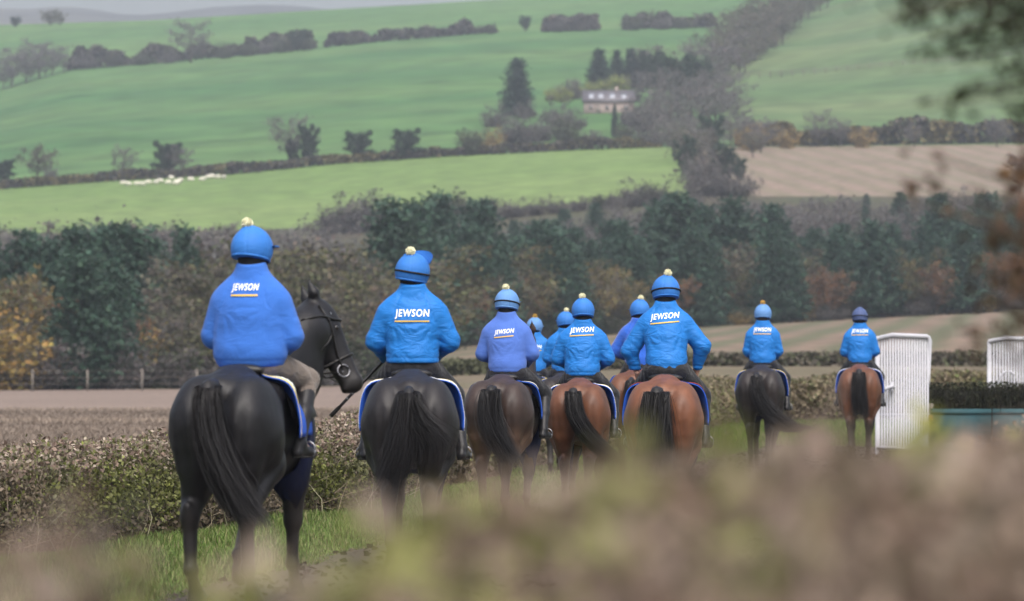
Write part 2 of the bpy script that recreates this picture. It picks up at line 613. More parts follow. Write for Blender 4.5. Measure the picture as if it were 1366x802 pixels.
track_l = lambda Y: -6.2 + 0.1 * Y + 0.12 * vnoise(Y * 0.9, Y * 0.37)
track_r = lambda Y: -6.2 + 0.1 * Y + 5.4 + 0.02 * np.maximum(Y - 60, 0) + 0.12 * vnoise(Y * 0.8, Y * 0.47, seed=4)
ground_sheet('horse_track', track_l, track_r, -40, 109.9, 0.004, M_TRACK, 8, 140)
ground_sheet('stubble_field', lambda Y: np.full(Y.shape, -55.9), lambda Y: hedge_x(Y) - 0.9, -59, 109.9, 0.004, M_STUB)


# ------------------------------------------------------------------ trees
def limb(mb, a, b, r0, r1, rng, col, sides=5, n=5, wob=0.06):
    a, b = np.array(a, float), np.array(b, float)
    t = np.linspace(0, 1, n)[:, None]
    L = np.linalg.norm(b - a)
    p = a + (b - a) * t + rng.normal(size=(n, 3)) * wob * L * np.sin(np.pi * t) ** 1
    mb.tube(p, np.linspace(r0, r1, n), sides, col, caps=False)
    return p


BARK = (0.075, 0.062, 0.052)


def shade(rng, base, n, v=0.25, hue=0.12):
    b = np.array(base)
    c = b * (1 + v * rng.uniform(-1, 1, (n, 1))) * (1 + hue * rng.uniform(-1, 1, (n, 3)))
    return np.clip(c, 0.003, 0.9)


M_BARK = mat('bark', rough=0.95, attr=True, nscale=3, namt=0.35, bump=0.5, bscale=12, bdist=0.03, spec=0.1)
M_LEAF = mat('foliage', rough=0.75, attr=True, spec=0.2, translucent=0.25)
M_TWIG = mat('twigs', rough=0.95, attr=True, spec=0.1)


def tree_broad(seed, leaf, nleaf, H=10.0, R=3.6, bare=0.0, low=0.22, twig=(0.17, 0.145, 0.135), size=0.20, tall=1.0, leaf2=None):
    """round-headed tree, full, thin or bare; returns trunk mesh and crown mesh"""
    rng = np.random.default_rng(seed)
    tr, cr = MB(), MB()
    top = np.array([rng.normal() * 0.25, rng.normal() * 0.25, H * 0.80])
    limb(tr, (0, 0, -0.4), top, 0.022 * H, 0.005 * H, rng, BARK, 7, 8, 0.02)
    nl = 17
    tips = []
    for k in range(nl):
        h = low + (0.85 - low) * (k + rng.uniform(0, 0.8)) / nl
        az = k * 2.4 + rng.uniform(-0.4, 0.4)
        base = np.array([0, 0, H * h * 0.78]) + top * np.array([h, h, 0])
        reach = R * (0.55 + 0.55 * math.sin(math.pi * min(1, (h - low) / (1.02 - low) * 0.9 + 0.12))) * rng.uniform(0.75, 1.12)
        end = base + np.array([math.cos(az) * reach, math.sin(az) * reach, (0.10 + 0.13 * rng.random()) * H * tall])
        p = limb(tr, base, end, 0.010 * H * (1.1 - h), 0.003 * H, rng, BARK, 4, 5, 0.05)
        for j in range(7):
            s = p[rng.integers(1, 5)] + rng.normal(size=3) * 0.05
            d = rng.normal(size=3); d[2] = abs(d[2]) * 0.8 + 0.15
            d /= np.linalg.norm(d)
            out_ = np.array([math.cos(az), math.sin(az), 0.2])
            e = s + (d * 0.7 + out_ * 0.4) * R * rng.uniform(0.22, 0.42)
            limb(cr, s, e, 0.0024 * H, 0.0010 * H, rng, twig, 3, 3, 0.06)
            tips.append(e); tips.append((s + e) / 2)
    tips = np.array(tips)
    nt_ = int(900 + 1300 * bare)
    base = tips[rng.integers(0, len(tips), nt_)] + rng.normal(size=(nt_, 3)) * 0.12
    d = rng.normal(size=(nt_, 3)); d[:, 2] = np.abs(d[:, 2]) * 0.9
    d /= np.linalg.norm(d, axis=1)[:, None]
    L = rng.uniform(0.5, 1.15, (nt_, 1)) * R * 0.17
    e = base + d * L
    w = np.cross(d, rng.normal(size=(nt_, 3))); w /= np.linalg.norm(w, axis=1)[:, None]
    w *= 0.013 * H / 10 * (1.6 if bare > 0.5 else 1.0)
    v = np.stack([base - w, base + w, e], axis=1).reshape(-1, 3)
    cr.add(v, np.arange(nt_ * 3).reshape(-1, 3), np.repeat(shade(rng, twig, nt_, 0.25, 0.06), 3, axis=0))
    if nleaf:
        ci = rng.integers(0, len(tips), nleaf)
        c = tips[ci] + rng.normal(size=(nleaf, 3)) * R * 0.11
        cl = rng.uniform(0.72, 1.3, len(tips))[ci][:, None]
        col_ = shade(rng, leaf, nleaf, 0.25, 0.10) * cl
        if leaf2 is not None:
            sel = (rng.random(len(tips)) < 0.35)[ci]
            col_[sel] = shade(rng, leaf2, int(sel.sum()), 0.25, 0.10)
        cr.quads(c, rng.uniform(0.6, 1.25, nleaf) * size, rng, col_, 0.7)
    return tr.mesh('trunk'), cr.mesh('crown')


def tree_conifer(seed, leaf, H=10.0, R=2.2, n=4200, low=0.06, blunt=0.85, size=0.2):
    rng = np.random.default_rng(seed)
    tr, cr = MB(), MB()
    limb(tr, (0, 0, -0.4), (rng.normal() * 0.1, 0, H * 0.98), 0.018 * H, 0.003 * H, rng, (0.06, 0.048, 0.04), 6, 8, 0.008)
    C, S, K = [], [], []
    nb = 95
    for k in range(nb):
        t = low + (0.985 - low) * (k / nb)
        az = k * 2.39996 + rng.uniform(-0.3, 0.3)
        u = (t - low) / (1 - low)
        L = R * (1 - u ** 1.25) ** blunt * rng.uniform(0.72, 1.15) + 0.12
        if u < 0.12: L *= 0.6 + u * 3.2
        a = np.array([0, 0, t * H])
        e = a + np.array([math.cos(az) * L, math.sin(az) * L, (0.12 - 0.28 * (1 - u)) * L * rng.uniform(0.5, 1.4)])
        p = limb(cr, a, e, 0.006 * H * (1.05 - u), 0.002 * H, rng, (0.05, 0.042, 0.034), 3, 4, 0.03)
        m = max(10, int(n / nb * (0.35 + 1.3 * (1 - u))))
        s = rng.beta(2.0, 1.2, m)[:, None]
        q = a + (e - a) * s + rng.normal(size=(m, 3)) * np.array([0.30, 0.30, 0.16]) * (R / 2.2)
        C.append(q); S.append(np.full(m, size) * rng.uniform(0.6, 1.3, m)); K.append(shade(rng, leaf, m, 0.22, 0.10) * rng.uniform(0.7, 1.3))
    cr.quads(np.concatenate(C), np.concatenate(S), rng, np.concatenate(K), 0.45)
    return tr.mesh('trunk'), cr.mesh('crown')


def tree_scrub(seed, leaf, nleaf=2600, H=4.0, R=2.4, twig=(0.16, 0.135, 0.125), nt_=1800, size=0.14):
    rng = np.random.default_rng(seed)
    tr, cr = MB(), MB()
    tips = []
    for k in range(14):
        az = k * 2.4 + rng.uniform(-0.5, 0.5)
        r = R * rng.uniform(0.25, 0.9)
        e = np.array([math.cos(az) * r, math.sin(az) * r, H * rng.uniform(0.55, 0.97) * (1 - 0.25 * (r / R) ** 2)])
        p = limb(tr, (math.cos(az) * 0.15, math.sin(az) * 0.15, -0.2), e, 0.012 * H, 0.004 * H, rng, BARK, 4, 5, 0.06)
        for j in range(9):
            s = p[rng.integers(0, 5)]
            tips.append(s * np.array([1, 1, rng.uniform(0.5, 1)]) + rng.normal(size=3) * np.array([0.16, 0.16, 0.12]) * R)
    tips = np.array(tips); tips[:, 2] = np.abs(tips[:, 2]) + 0.05
    base = tips[rng.integers(0, len(tips), nt_)] + rng.normal(size=(nt_, 3)) * 0.1 * R
    d = rng.normal(size=(nt_, 3)); d[:, 2] = np.abs(d[:, 2]) + 0.3
    d /= np.linalg.norm(d, axis=1)[:, None]
    e = base + d * rng.uniform(0.4, 1.1, (nt_, 1)) * 0.22 * R
    w = np.cross(d, rng.normal(size=(nt_, 3))); w /= np.linalg.norm(w, axis=1)[:, None]; w *= 0.012 * R / 2
    cr.add(np.stack([base - w, base + w, e], axis=1).reshape(-1, 3), np.arange(nt_ * 3).reshape(-1, 3), np.repeat(shade(rng, twig, nt_, 0.3, 0.06), 3, axis=0))
    ci = rng.integers(0, len(tips), nleaf)
    c = tips[ci] + rng.normal(size=(nleaf, 3)) * 0.12 * R
    c[:, 2] = np.abs(c[:, 2])
    cr.quads(c, rng.uniform(0.6, 1.25, nleaf) * size, rng, shade(rng, leaf, nleaf, 0.28, 0.10) * rng.uniform(0.7, 1.3, len(tips))[ci][:, None], 0.7)
    return tr.mesh('trunk'), cr.mesh('crown')


PINE = (0.036, 0.068, 0.047)
KINDS = {}


def kind(key, nm, cat, H, meshes):
    KINDS[key] = (nm, cat, H, meshes)


kind('pine', 'conifer_tree', 'conifer', 10, [tree_conifer(s, PINE, 10, 2.8, 4600, 0.08, 0.78, 0.24) for s in (11, 12, 13)])
kind('spire', 'conifer_tree', 'conifer', 10, [tree_conifer(s, (0.018, 0.036, 0.030), 10, 2.7, 5200, 0.02, 0.8, 0.22) for s in (21, 22)])
kind('cypress', 'conifer_tree', 'conifer', 10, [tree_conifer(23, (0.024, 0.045, 0.032), 10, 1.9, 4200, 0.01, 0.6, 0.2)])
kind('bare', 'bare_tree', 'tree', 10, [tree_broad(s, (0.116, 0.105, 0.098), 700, 10, 3.9, 1.3, twig=(0.128, 0.120, 0.120)) for s in (31, 32, 33)])
kind('gold', 'autumn_tree', 'tree', 10, [tree_broad(s, (0.165, 0.125, 0.045), 1900, 10, 3.2, 0.6, leaf2=(0.135, 0.125, 0.06)) for s in (41, 42)])
kind('rust', 'autumn_tree', 'tree', 10, [tree_broad(s, (0.160, 0.080, 0.036), 1800, 10, 3.2, 0.6, leaf2=(0.125, 0.085, 0.055)) for s in (51, 52)])
kind('brown', 'brown_tree', 'tree', 10, [tree_broad(s, (0.100, 0.086, 0.062), 1300, 10, 3.5, 1.0, twig=(0.118, 0.108, 0.102), leaf2=(0.082, 0.090, 0.052)) for s in (61, 62)])
kind('olive', 'olive_tree', 'tree', 10, [tree_broad(s, (0.078, 0.082, 0.038), 2400, 10, 3.6, 0.7, low=0.1, twig=(0.12, 0.105, 0.09), leaf2=(0.105, 0.092, 0.052)) for s in (71, 72)])
kind('ivy', 'ivy_clad_tree', 'tree', 10, [tree_broad(s, (0.026, 0.046, 0.028), 3800, 10, 2.6, 0.2, low=0.10, size=0.25) for s in (81, 82)])
kind('bush', 'bush', 'bush', 4, [tree_scrub(s, (0.048, 0.060, 0.032)) for s in (91, 92)])
kind('thorn', 'thorn_bush', 'bush', 4, [tree_scrub(s, (0.095, 0.086, 0.080), 1400, nt_=2400, twig=(0.122, 0.112, 0.112)) for s in (101, 102)])
kind('lime', 'yellow_green_bush', 'bush', 4, [tree_scrub(s, (0.20, 0.23, 0.06), 2600) for s in (111,)])
kind('amber', 'autumn_bush', 'bush', 4, [tree_scrub(s, (0.24, 0.165, 0.05), 2400) for s in (121,)])


def tree(key, ximg, Y, h, label, group, wide=1.0, dz=0.0):
    nm, cat, H, meshes = KINDS[key]
    tm, cm = meshes[RNG.integers(0, len(meshes))]
    e = bpy.data.objects.new(nm, None)
    COL.objects.link(e)
    e.location = (X_at(ximg, Y), Y, ground_z(ximg, Y) - 0.1 + dz)
    e.rotation_euler = (0, 0, RNG.uniform(0, 6.28))
    s = h / H
    e.scale = (s * wide, s * wide, s)
    e.empty_display_size = 0.5
    obj('trunk', tm, M_BARK, e)
    obj('crown', cm, M_LEAF, e)
    tag(e, label, cat, group)
    return e


# --- the wood across the valley floor: a ragged front with dark pines behind
def wood_base(x):
    c, r, d = LINES[3]
    return float(np.interp(x, c, d))


WL = {
    'pine': ('dark blue-green pine in the wood across the valley floor', 'pines of the valley wood'),
    'bare': ('bare grey deciduous tree in the valley wood', 'bare trees of the valley wood'),
    'gold': ('yellow autumn tree in the valley wood', 'yellow trees of the valley wood'),
    'rust': ('rust orange autumn tree in the valley wood', 'rust trees of the valley wood'),
    'brown': ('brown thinning tree in the valley wood', 'brown trees of the valley wood'),
    'olive': ('olive green tree turning in the valley wood', 'olive trees of the valley wood'),
    'bush': ('dull green bush at the foot of the valley wood', 'green bushes along the valley wood'),
    'thorn': ('grey-brown thorn bush at the foot of the valley wood', 'thorn bushes along the valley wood'),
    'amber': ('small amber autumn bush at the foot of the valley wood', 'amber bushes along the valley wood'),
    'lime': ('yellow-green bush at the foot of the valley wood', 'yellow-green bushes along the valley wood'),
}


def wood(key, x, top, back, wide=1.0):
    """a tree whose top shows at row 'top', standing 'back' metres behind the wood's edge"""
    Y = wood_base(x) + back
    h = (HY - top) * Y / FPX + CAMH - ground_z(x, Y)
    lab, grp = WL[key]
    where = 'the wood edging the brown stubble' if x < 505 else 'the wood above the striped stubble'
    row = ' at the front edge of ' if back < 9 else ' in the midst of ' if back < 34 else ' at the back of '
    size = 'tall ' if h > 9.5 else 'low ' if h < 4.5 else ''
    lab = size + lab.split(' in the ')[0].split(' at the ')[0] + row + where
    tree(key, x, Y, max(h, 1.2), lab, grp + (', stubble side' if x < 505 else ', striped field side'), wide=wide)


# left wood (front edge about 340 m off)
for x, t, b, k, w in [(-30, 300, 40, 'pine', 1.3), (35, 305, 55, 'pine', 1.3), (70, 315, 30, 'pine', 1.1), (105, 300, 40, 'pine', 1.35), (140, 297, 48, 'pine', 1.3), (175, 298, 36, 'pine', 1.4),
                      (205, 318, 44, 'pine', 1.0), (120, 350, 16, 'pine', 1.5), (160, 362, 20, 'pine', 1.5), (85, 345, 22, 'pine', 1.4),
                      (-10, 345, 10, 'olive', 1.2), (12, 340, 14, 'gold', 0.9), (30, 372, 8, 'gold', 1.0), (52, 360, 10, 'rust', 1.0), (70, 395, 5, 'brown', 1.1), (5, 400, 4, 'amber', 1.0),
                      (45, 285, 90, 'bare', 1.3), (20, 290, 90, 'bare', 1.0), (215, 285, 110, 'bare', 1.2), (240, 282, 95, 'bare', 1.3), (268, 286, 100, 'bare', 1.2), (300, 300, 60, 'olive', 1.1), (330, 312, 40, 'olive', 1.2),
                      (232, 330, 26, 'brown', 1.2), (262, 325, 22, 'brown', 1.1), (290, 335, 22, 'olive', 1.3), (245, 300, 60, 'pine', 0.8), (355, 300, 60, 'brown', 1.2), (375, 320, 30, 'olive', 1.2), (400, 305, 50, 'olive', 1.2),
                      (425, 312, 40, 'brown', 1.2), (450, 318, 36, 'olive', 1.1), (470, 300, 70, 'bare', 1.2), (410, 360, 10, 'olive', 1.2), (445, 370, 8, 'brown', 1.2), (340, 380, 8, 'olive', 1.3), (375, 395, 6, 'olive', 1.2),
                      (300, 385, 10, 'olive', 1.2), (265, 400, 6, 'brown', 1.1), (215, 385, 12, 'brown', 1.2), (180, 405, 8, 'rust', 0.8), (480, 350, 20, 'brown', 1.2), (500, 340, 20, 'brown', 1.1), (475, 400, 4, 'brown', 1.1)]:
    wood(k, x, t, b, w)
for x in range(-20, 500, 17):
    wood(['thorn', 'thorn', 'bush', 'thorn', 'olive', 'bush', 'amber'][RNG.integers(0, 7)] if x < 330 else ['bush', 'thorn', 'bush', 'thorn'][RNG.integers(0, 4)],
         x + RNG.uniform(-6, 6), RNG.uniform(418, 470), RNG.uniform(0.5, 6), RNG.uniform(1.1, 1.6))
# right wood: pines along the back, thin brown trunks with yellow and orange between
for x in np.arange(520, 1400, 21.0):
    xx = x + RNG.uniform(-8, 8)
    wood('pine', xx, RNG.choice([268, 290, 315, 335], p=[0.3, 0.3, 0.25, 0.15]) + RNG.uniform(-8, 8) + 12 * math.sin(x / 55.0), RNG.uniform(14, 60), RNG.uniform(0.9, 1.4))
for x in np.arange(530, 1400, 34.0):
    wood(['pine', 'olive', 'pine', 'brown'][RNG.integers(0, 4)], x + RNG.uniform(-9, 9), RNG.uniform(305, 350), RNG.uniform(8, 14), RNG.uniform(1.0, 1.5))
for x in np.arange(505, 1390, 24.0):
    wood(['brown', 'brown', 'bare', 'brown', 'olive', 'rust'][RNG.integers(0, 6)], x + RNG.uniform(-8, 8), RNG.uniform(345, 392), RNG.uniform(1, 8), RNG.uniform(0.8, 1.1))
for x, t, k in [(620, 360, 'rust'), (705, 352, 'gold'), (722, 365, 'rust'), (792, 345, 'gold'), (812, 342, 'gold'), (838, 360, 'gold'), (868, 352, 'rust'), (905, 352, 'rust'), (930, 365, 'gold'), (1085, 350, 'rust'),
                (1110, 345, 'rust'), (1192, 335, 'gold'), (1208, 322, 'olive'), (1250, 338, 'rust'), (1262, 350, 'gold'), (1330, 325, 'rust'), (1352, 315, 'rust'), (1305, 345, 'brown'), (590, 350, 'olive'), (570, 335, 'gold'), (655, 358, 'olive')]:
    wood(k, x, t, RNG.uniform(0.5, 3), 0.9)
for x in range(520, 1400, 22):
    wood(['thorn', 'thorn', 'bush', 'thorn', 'amber'][RNG.integers(0, 5)], x + RNG.uniform(-8, 8), np.interp(x, [520, 600, 700, 930, 1366], [452, 428, 424, 408, 388]) + RNG.uniform(-8, 10), RNG.uniform(0.5, 4), RNG.uniform(1.0, 1.5))

for x, t in [(575, 318), (640, 300), (668, 322), (735, 305), (760, 325), (850, 318), (925, 300), (948, 318), (1030, 298), (1055, 325), (1165, 292), (1180, 315), (1285, 300), (110, 330), (150, 345)]:
    wood('pine', x, t, RNG.uniform(1, 4), RNG.uniform(0.95, 1.25))

# --- scrub belt above the wood, below the bright meadow
SL = {'thorn': ('grey-lilac thorn bush in the scrub below the bright meadow', 'thorn bushes below the meadow'),
      'bush': ('dark green bush in the scrub below the bright meadow', 'green bushes below the meadow'),
      'bare': ('bare grey tree in the scrub below the bright meadow', 'bare trees below the meadow'),
      'pine': ('dark pine standing in the scrub below the bright meadow', 'pines below the meadow')}


def by_top(key, x, base, top, lab, wide=1.0, lo=560, hi=2000):
    Y = Y_for_row(x, base, lo, hi)
    h = max((base - top) * Y / FPX, 1.0)
    tree(key, x, Y, h, lab[0], lab[1], wide)


for x, top, k, w in [(440, 268, 'thorn', 1.2), (465, 256, 'thorn', 1.3), (490, 252, 'thorn', 1.4), (515, 255, 'thorn', 1.3), (545, 262, 'thorn', 1.1), (575, 258, 'bush', 1.1), (596, 246, 'bush', 1.3), (618, 252, 'bush', 1.1),
                     (640, 258, 'thorn', 1.1), (665, 256, 'thorn', 1.2), (690, 262, 'thorn', 1.2), (715, 258, 'thorn', 1.1), (742, 258, 'thorn', 1.1), (770, 256, 'thorn', 1.2), (798, 252, 'bush', 1.0), (822, 246, 'thorn', 1.2),
                     (848, 236, 'thorn', 1.3), (868, 238, 'bush', 1.1), (890, 240, 'thorn', 1.2)]:
    Y = 800
    h = (HY - top) * Y / FPX + CAMH - ground_z(x, Y)
    tree(k, x, Y, max(2.0, h), *SL[k], wide=w * 1.1)
for x in np.arange(600, 1370, 26.0):
    k = ['bare', 'thorn', 'bare', 'pine'][RNG.integers(0, 4)]
    Y = RNG.uniform(650, 760)
    top = np.interp(x, [600, 900, 1000, 1366], [285, 262, 258, 252]) + RNG.uniform(0, 22)
    h = (HY - top) * Y / FPX + CAMH - ground_z(x, Y)
    tree(k, x + RNG.uniform(-9, 9), Y, min(max(2.0, h), 14), *SL[k], wide=1.1)
for x in np.arange(700, 1390, 17.0):
    k = ['bare', 'thorn', 'bare', 'pine', 'bare', 'thorn'][RNG.integers(0, 6)]
    Y = RNG.uniform(690, 800)
    top = np.interp(x, [700, 900, 1000, 1366], [272, 262, 250, 246]) + RNG.uniform(0, 22)
    h = (HY - top) * Y / FPX + CAMH - ground_z(x, Y)
    tree(k, x + RNG.uniform(-9, 9), Y, min(max(2.4, h), 12), *SL[k], wide=1.25)
for x in np.arange(-20, 440, 30.0):
    k = ['bare', 'thorn', 'bare'][RNG.integers(0, 3)]
    Y = RNG.uniform(600, 700)
    top = RNG.uniform(282, 300)
    h = (HY - top) * Y / FPX + CAMH - ground_z(x, Y)
    tree(k, x + RNG.uniform(-9, 9), Y, min(max(2.0, h), 14), *SL[k], wide=1.1)


# --- field hedges far off
def far_hedge(name, pts, label, cols_, hgt, n, size=0.5, depth=2.0, seed=1, rag=0.35):
    """pts: (column, distance) line on the ground"""
    rng = np.random.default_rng(seed)
    pts = np.array(pts, float)
    s = np.sort(rng.uniform(0, 1, n)) * (len(pts) - 1)
    x = np.interp(s, np.arange(len(pts)), pts[:, 0])
    Y = np.interp(s, np.arange(len(pts)), pts[:, 1])
    gz = np.array([ground_z(a, b) for a, b in zip(x[::12], Y[::12])])
    gz = np.interp(np.arange(n), np.arange(0, n, 12), gz)
    X = X_at(x, Y)
    ends = smoothstep(0, 0.04, s / (len(pts) - 1)) * smoothstep(1, 0.96, s / (len(pts) - 1)) * 0.7 + 0.3
    prof = ends * hgt * (1 + rag * vnoise(X / 7.0, X / 3.1, seed=seed) + 0.5 * rag * vnoise(X / 2.1, X / 1.3, seed=seed + 3))
    u = rng.uniform(0, 1, n) ** 0.8
    c = np.stack([X + rng.normal(size=n) * 0.3, Y + rng.normal(size=n) * depth * 0.4 * np.sqrt(1 - 0.6 * u), gz + u * prof], axis=-1)
    ci = rng.integers(0, len(cols_), n)
    patch = vnoise(X / 13, X / 5, seed=seed + 9) > 0.35
    ci = np.where(patch, len(cols_) - 1, ci)
    cc = np.array(cols_)[ci] * rng.uniform(0.75, 1.25, (n, 1))
    mb = MB()
    mb.quads(c, rng.uniform(0.5, 1.2, n) * size, rng, cc, 0.75)
    o = mb.build(name, M_LEAF)
    tag(o, label, 'hedge')
    return o


DK, GB, GL = (0.050, 0.046, 0.042), (0.080, 0.068, 0.058), (0.058, 0.062, 0.036)
far_hedge('field_hedge', [(x, 1031) for x in range(-120, 900, 20)], 'long dark clipped hedge between the bright meadow and the hill pasture', [DK, DK, GB, (0.10, 0.085, 0.04)], 1.7, 9000, 0.45, 2.0, 3, 0.25)
far_hedge('field_hedge', [(90, 1600), (200, 1600), (350, 1600), (420, 1600)], 'ragged dark hedge along the top of the big hill pasture', [DK, GB, GL], 4.2, 5000, 0.8, 4.0, 5, 0.6)
far_hedge('field_hedge', [(434, 1600), (500, 1600), (600, 1600), (662, 1600)], 'dark hilltop hedge tapering off beyond a gap', [DK, GB, DK], 3.0, 3200, 0.7, 3.5, 7, 0.6)
far_hedge('field_hedge', [(724, 1590), (760, 1592), (798, 1594)], 'short rounded clump of dark hedge on the hilltop', [DK, GB], 3.6, 1500, 0.8, 4, 9, 0.55)
far_hedge('field_hedge', [(832, 1596), (880, 1600), (955, 1600)], 'bushy hilltop hedge running into the tree belt', [DK, GB, GL], 3.6, 2400, 0.8, 4, 11, 0.6)
far_hedge('field_hedge', [(985, 1032), (1100, 1033), (1250, 1034), (1420, 1035)], 'tall dark hedge above the pale stubble field', [(0.040, 0.042, 0.044), GB, GL, (0.12, 0.10, 0.045)], 3.6, 6500, 0.6, 3, 13, 0.4)
far_hedge('field_hedge', [(520, 262), (640, 263), (780, 263), (930, 263), (1100, 263), (1366, 263), (1500, 264)], 'low dark clipped hedge below the striped stubble field', [(0.085, 0.075, 0.058), (0.11, 0.095, 0.072), (0.085, 0.09, 0.05)], 0.62, 8000, 0.16, 1.2, 15, 0.3)

# --- trees on the hill
HEDGEROW = 'hedgerow trees on the hill'
by_top('ivy', 4, 248, 203, ('small dark ivy-clad tree at the low end of the long hedge', None), 1.17)
by_top('brown', 50, 242, 186, ('rounded brown tree on the long hedge left of the sheep', None), 1.2)
by_top('thorn', 68, 243, 214, ('low grey bush beside the rounded brown hedgerow tree', None), 0.8)
by_top('bare', 165, 240, 186, ('pale bare hedgerow tree straight above the sheep', None), 0.8)
by_top('ivy', 224, 236, 180, ('dark ivy-clad tree on the hedge above the sheep', None), 1.17)
by_top('bare', 243, 236, 188, ('thin bare tree leaning out beside the ivy-clad one above the sheep', None), 0.8)
by_top('bare', 388, 220, 144, ('tall pale bare tree spreading over the long hedge', None), 0.95)
by_top('ivy', 411, 219, 155, ('tall dark ivy column beside the spreading bare tree', None), 0.78)
by_top('ivy', 390, 220, 176, ('short dark ivy column under the spreading bare tree', None), 0.78)
by_top('ivy', 478, 216, 166, ('lopsided dark ivy-clad hedgerow tree between two open stretches of hedge', None), 1.23)
by_top('ivy', 542, 213, 163, ('rounded dark ivy-clad tree alone on the long hedge', None), 1.23)
by_top('bush', 628, 207, 158, ('grey-green rounded tree where the hedge meets the garden trees', None), 0.75)
by_top('amber', 655, 204, 165, ('amber bush on the hedge near the tall conifer', None), 0.8)
by_top('spire', 690, 156, 76, ('tall dark spire-shaped conifer standing alone in the pasture by the house', None), 1.3)
by_top('spire', 799, 118, 64, ('dark conifer behind the house, broadest of the row', None), 1.45)
by_top('spire', 823, 114, 66, ('slim dark conifer in the middle of the row behind the house', None), 1.2)
by_top('spire', 842, 116, 64, ('dark conifer of the close pair behind the house', 'close pair of conifers behind the house'), 1.35)
by_top('spire', 858, 116, 66, ('dark conifer of the close pair behind the house', 'close pair of conifers behind the house'), 1.35)
by_top('cypress', 820, 182, 138, ('small dark cypress standing in front of the house', None), 0.7)
by_top('bush', 752, 196, 148, ('dark green garden bush below the end of the house', None), 0.9)
by_top('bush', 836, 188, 160, ('dark shrub beside the small cypress', None), 1.2)
GARD = ('grey-brown garden bush around the hillside house', 'bushes around the hillside house')
for x, b, t in [(660, 170, 135), (680, 190, 152), (705, 190, 148), (725, 188, 150), (700, 160, 132), (745, 170, 128), (785, 192, 168), (860, 175, 130), (880, 165, 120), (870, 195, 150), (845, 140, 112), (762, 135, 98), (838, 166, 134), (850, 168, 130), (770, 172, 148)]:
    by_top('thorn', x, b, t, GARD, 1.1)
YG = ('yellow-green bush on the bank behind the hillside house', 'yellow-green bushes behind the house')
for x, b, t in [(735, 136, 112), (752, 138, 108), (772, 130, 104), (790, 126, 102), (808, 124, 98), (828, 122, 90)]:
    by_top('lime', x, b, t, YG, 0.9)
BELT = ('bare lilac-grey tree in the belt climbing the hillside', 'tree belt climbing the hillside')
for x, b, t in [(880, 160, 70), (905, 150, 45), (930, 140, 50), (950, 130, 38), (895, 190, 110), (920, 185, 95), (945, 175, 90), (965, 150, 70), (900, 215, 140), (925, 220, 150), (950, 215, 140), (975, 200, 150),
                (915, 240, 170), (940, 250, 180), (965, 250, 175), (985, 245, 190), (870, 120, 60), (1005, 210, 160), (985, 170, 110), (1000, 195, 150)]:
    for dx, db in ((0, 0), (10, -6))[:1 + (x % 3 == 0)]:
        kk = ['bare', 'bare', 'brown', 'thorn', 'ivy', 'bare'][RNG.integers(0, 6)]
        lab = {'bare': BELT[0], 'brown': 'brownish thin-leaved tree in the belt climbing the hillside', 'thorn': 'bushy grey thorn in the belt climbing the hillside', 'ivy': 'dark ivy-clad tree in the belt climbing the hillside'}[kk]
        by_top(kk, x + dx, b + db, t + db + RNG.uniform(-6, 14), (lab, BELT[1]), 1.2 if kk != 'ivy' else 0.8)
BELT2 = ('dark leafless tree in the upper end of the hillside belt', 'upper trees of the hillside belt')
for x, b, t in [(960, 95, 35), (980, 80, 12), (1000, 70, 2), (1020, 55, -10), (1045, 45, -14), (1070, 30, -20), (1095, 15, -28), (985, 100, 50), (1010, 85, 30), (1035, 62, 12)]:
    for dx, db in ((0, 0), (9, -5)):
        by_top('brown', x + dx, b + db, t + db, BELT2, 1.3)
for x in range(930, 1000, 14):
    by_top('thorn', x, 262, 215 + RNG.uniform(0, 25), ('grey scrub bush at the foot of the hillside belt', 'scrub at the foot of the belt'), 1.3)
UP = ('dark rounded bush standing proud of the hilltop hedge', 'bushes in the hilltop hedge')
for x, b, t in [(115, 92, 66), (150, 89, 68), (190, 87, 66), (225, 84, 64), (330, 75, 52), (355, 72, 50), (380, 70, 44), (410, 67, 48), (470, 60, 44), (540, 53, 38), (575, 50, 34), (610, 47, 33), (640, 45, 30), (745, 42, 17), (775, 41, 15), (842, 40, 17), (885, 39, 17), (910, 38, 20)]:
    by_top('thorn' if x % 2 else 'bush', x, b, t, UP, 1.2, 1200)
CL = ('grey leafless tree in the clump at the low corner of the top pasture', 'clump at the corner of the top pasture')
for x, b, t in [(-5, 122, 60), (15, 116, 62), (35, 110, 55), (52, 104, 44), (70, 100, 58), (85, 96, 66), (5, 118, 84), (40, 108, 80), (60, 102, 78)]:
    by_top('bare', x, b, t, CL, 1.3, 1200)
by_top('bare', 255, 84, 18, ('tall bare tree rising from the hilltop hedge', None), 1.1, 1200)
by_top('ivy', 398, 68, 34, ('small dark tree standing up out of the hilltop hedge', None), 1.17, 1200)
by_top('bush', 300, 78, 52, ('rounded dark bush in the hilltop hedge', None), 0.9, 1200)
by_top('bush', 655, 45, 27, ('dark bush ending the tapering hilltop hedge', None), 0.8, 1200)
by_top('ivy', 700, 42, 17, ('lone small dark tree in the gap of the hilltop hedge', None), 1.04, 1200)
by_top('brown', 862, 38, 10, ('round-headed tree in the bushy hilltop hedge', None), 1.2, 1200)
by_top('brown', 935, 36, 12, ('smaller tree at the end of the bushy hilltop hedge', None), 1.1, 1200)
by_top('ivy', 21, 36, 19, ('small dark tree on the skyline ridge', None), 1.43, 1700)
by_top('olive', 66, 34, 9, ('broad olive-brown tree on the skyline ridge', None), 1.3, 1700)
by_top('olive', 80, 34, 12, ('second olive-brown tree touching the broad one on the ridge', None), 1.0, 1700)
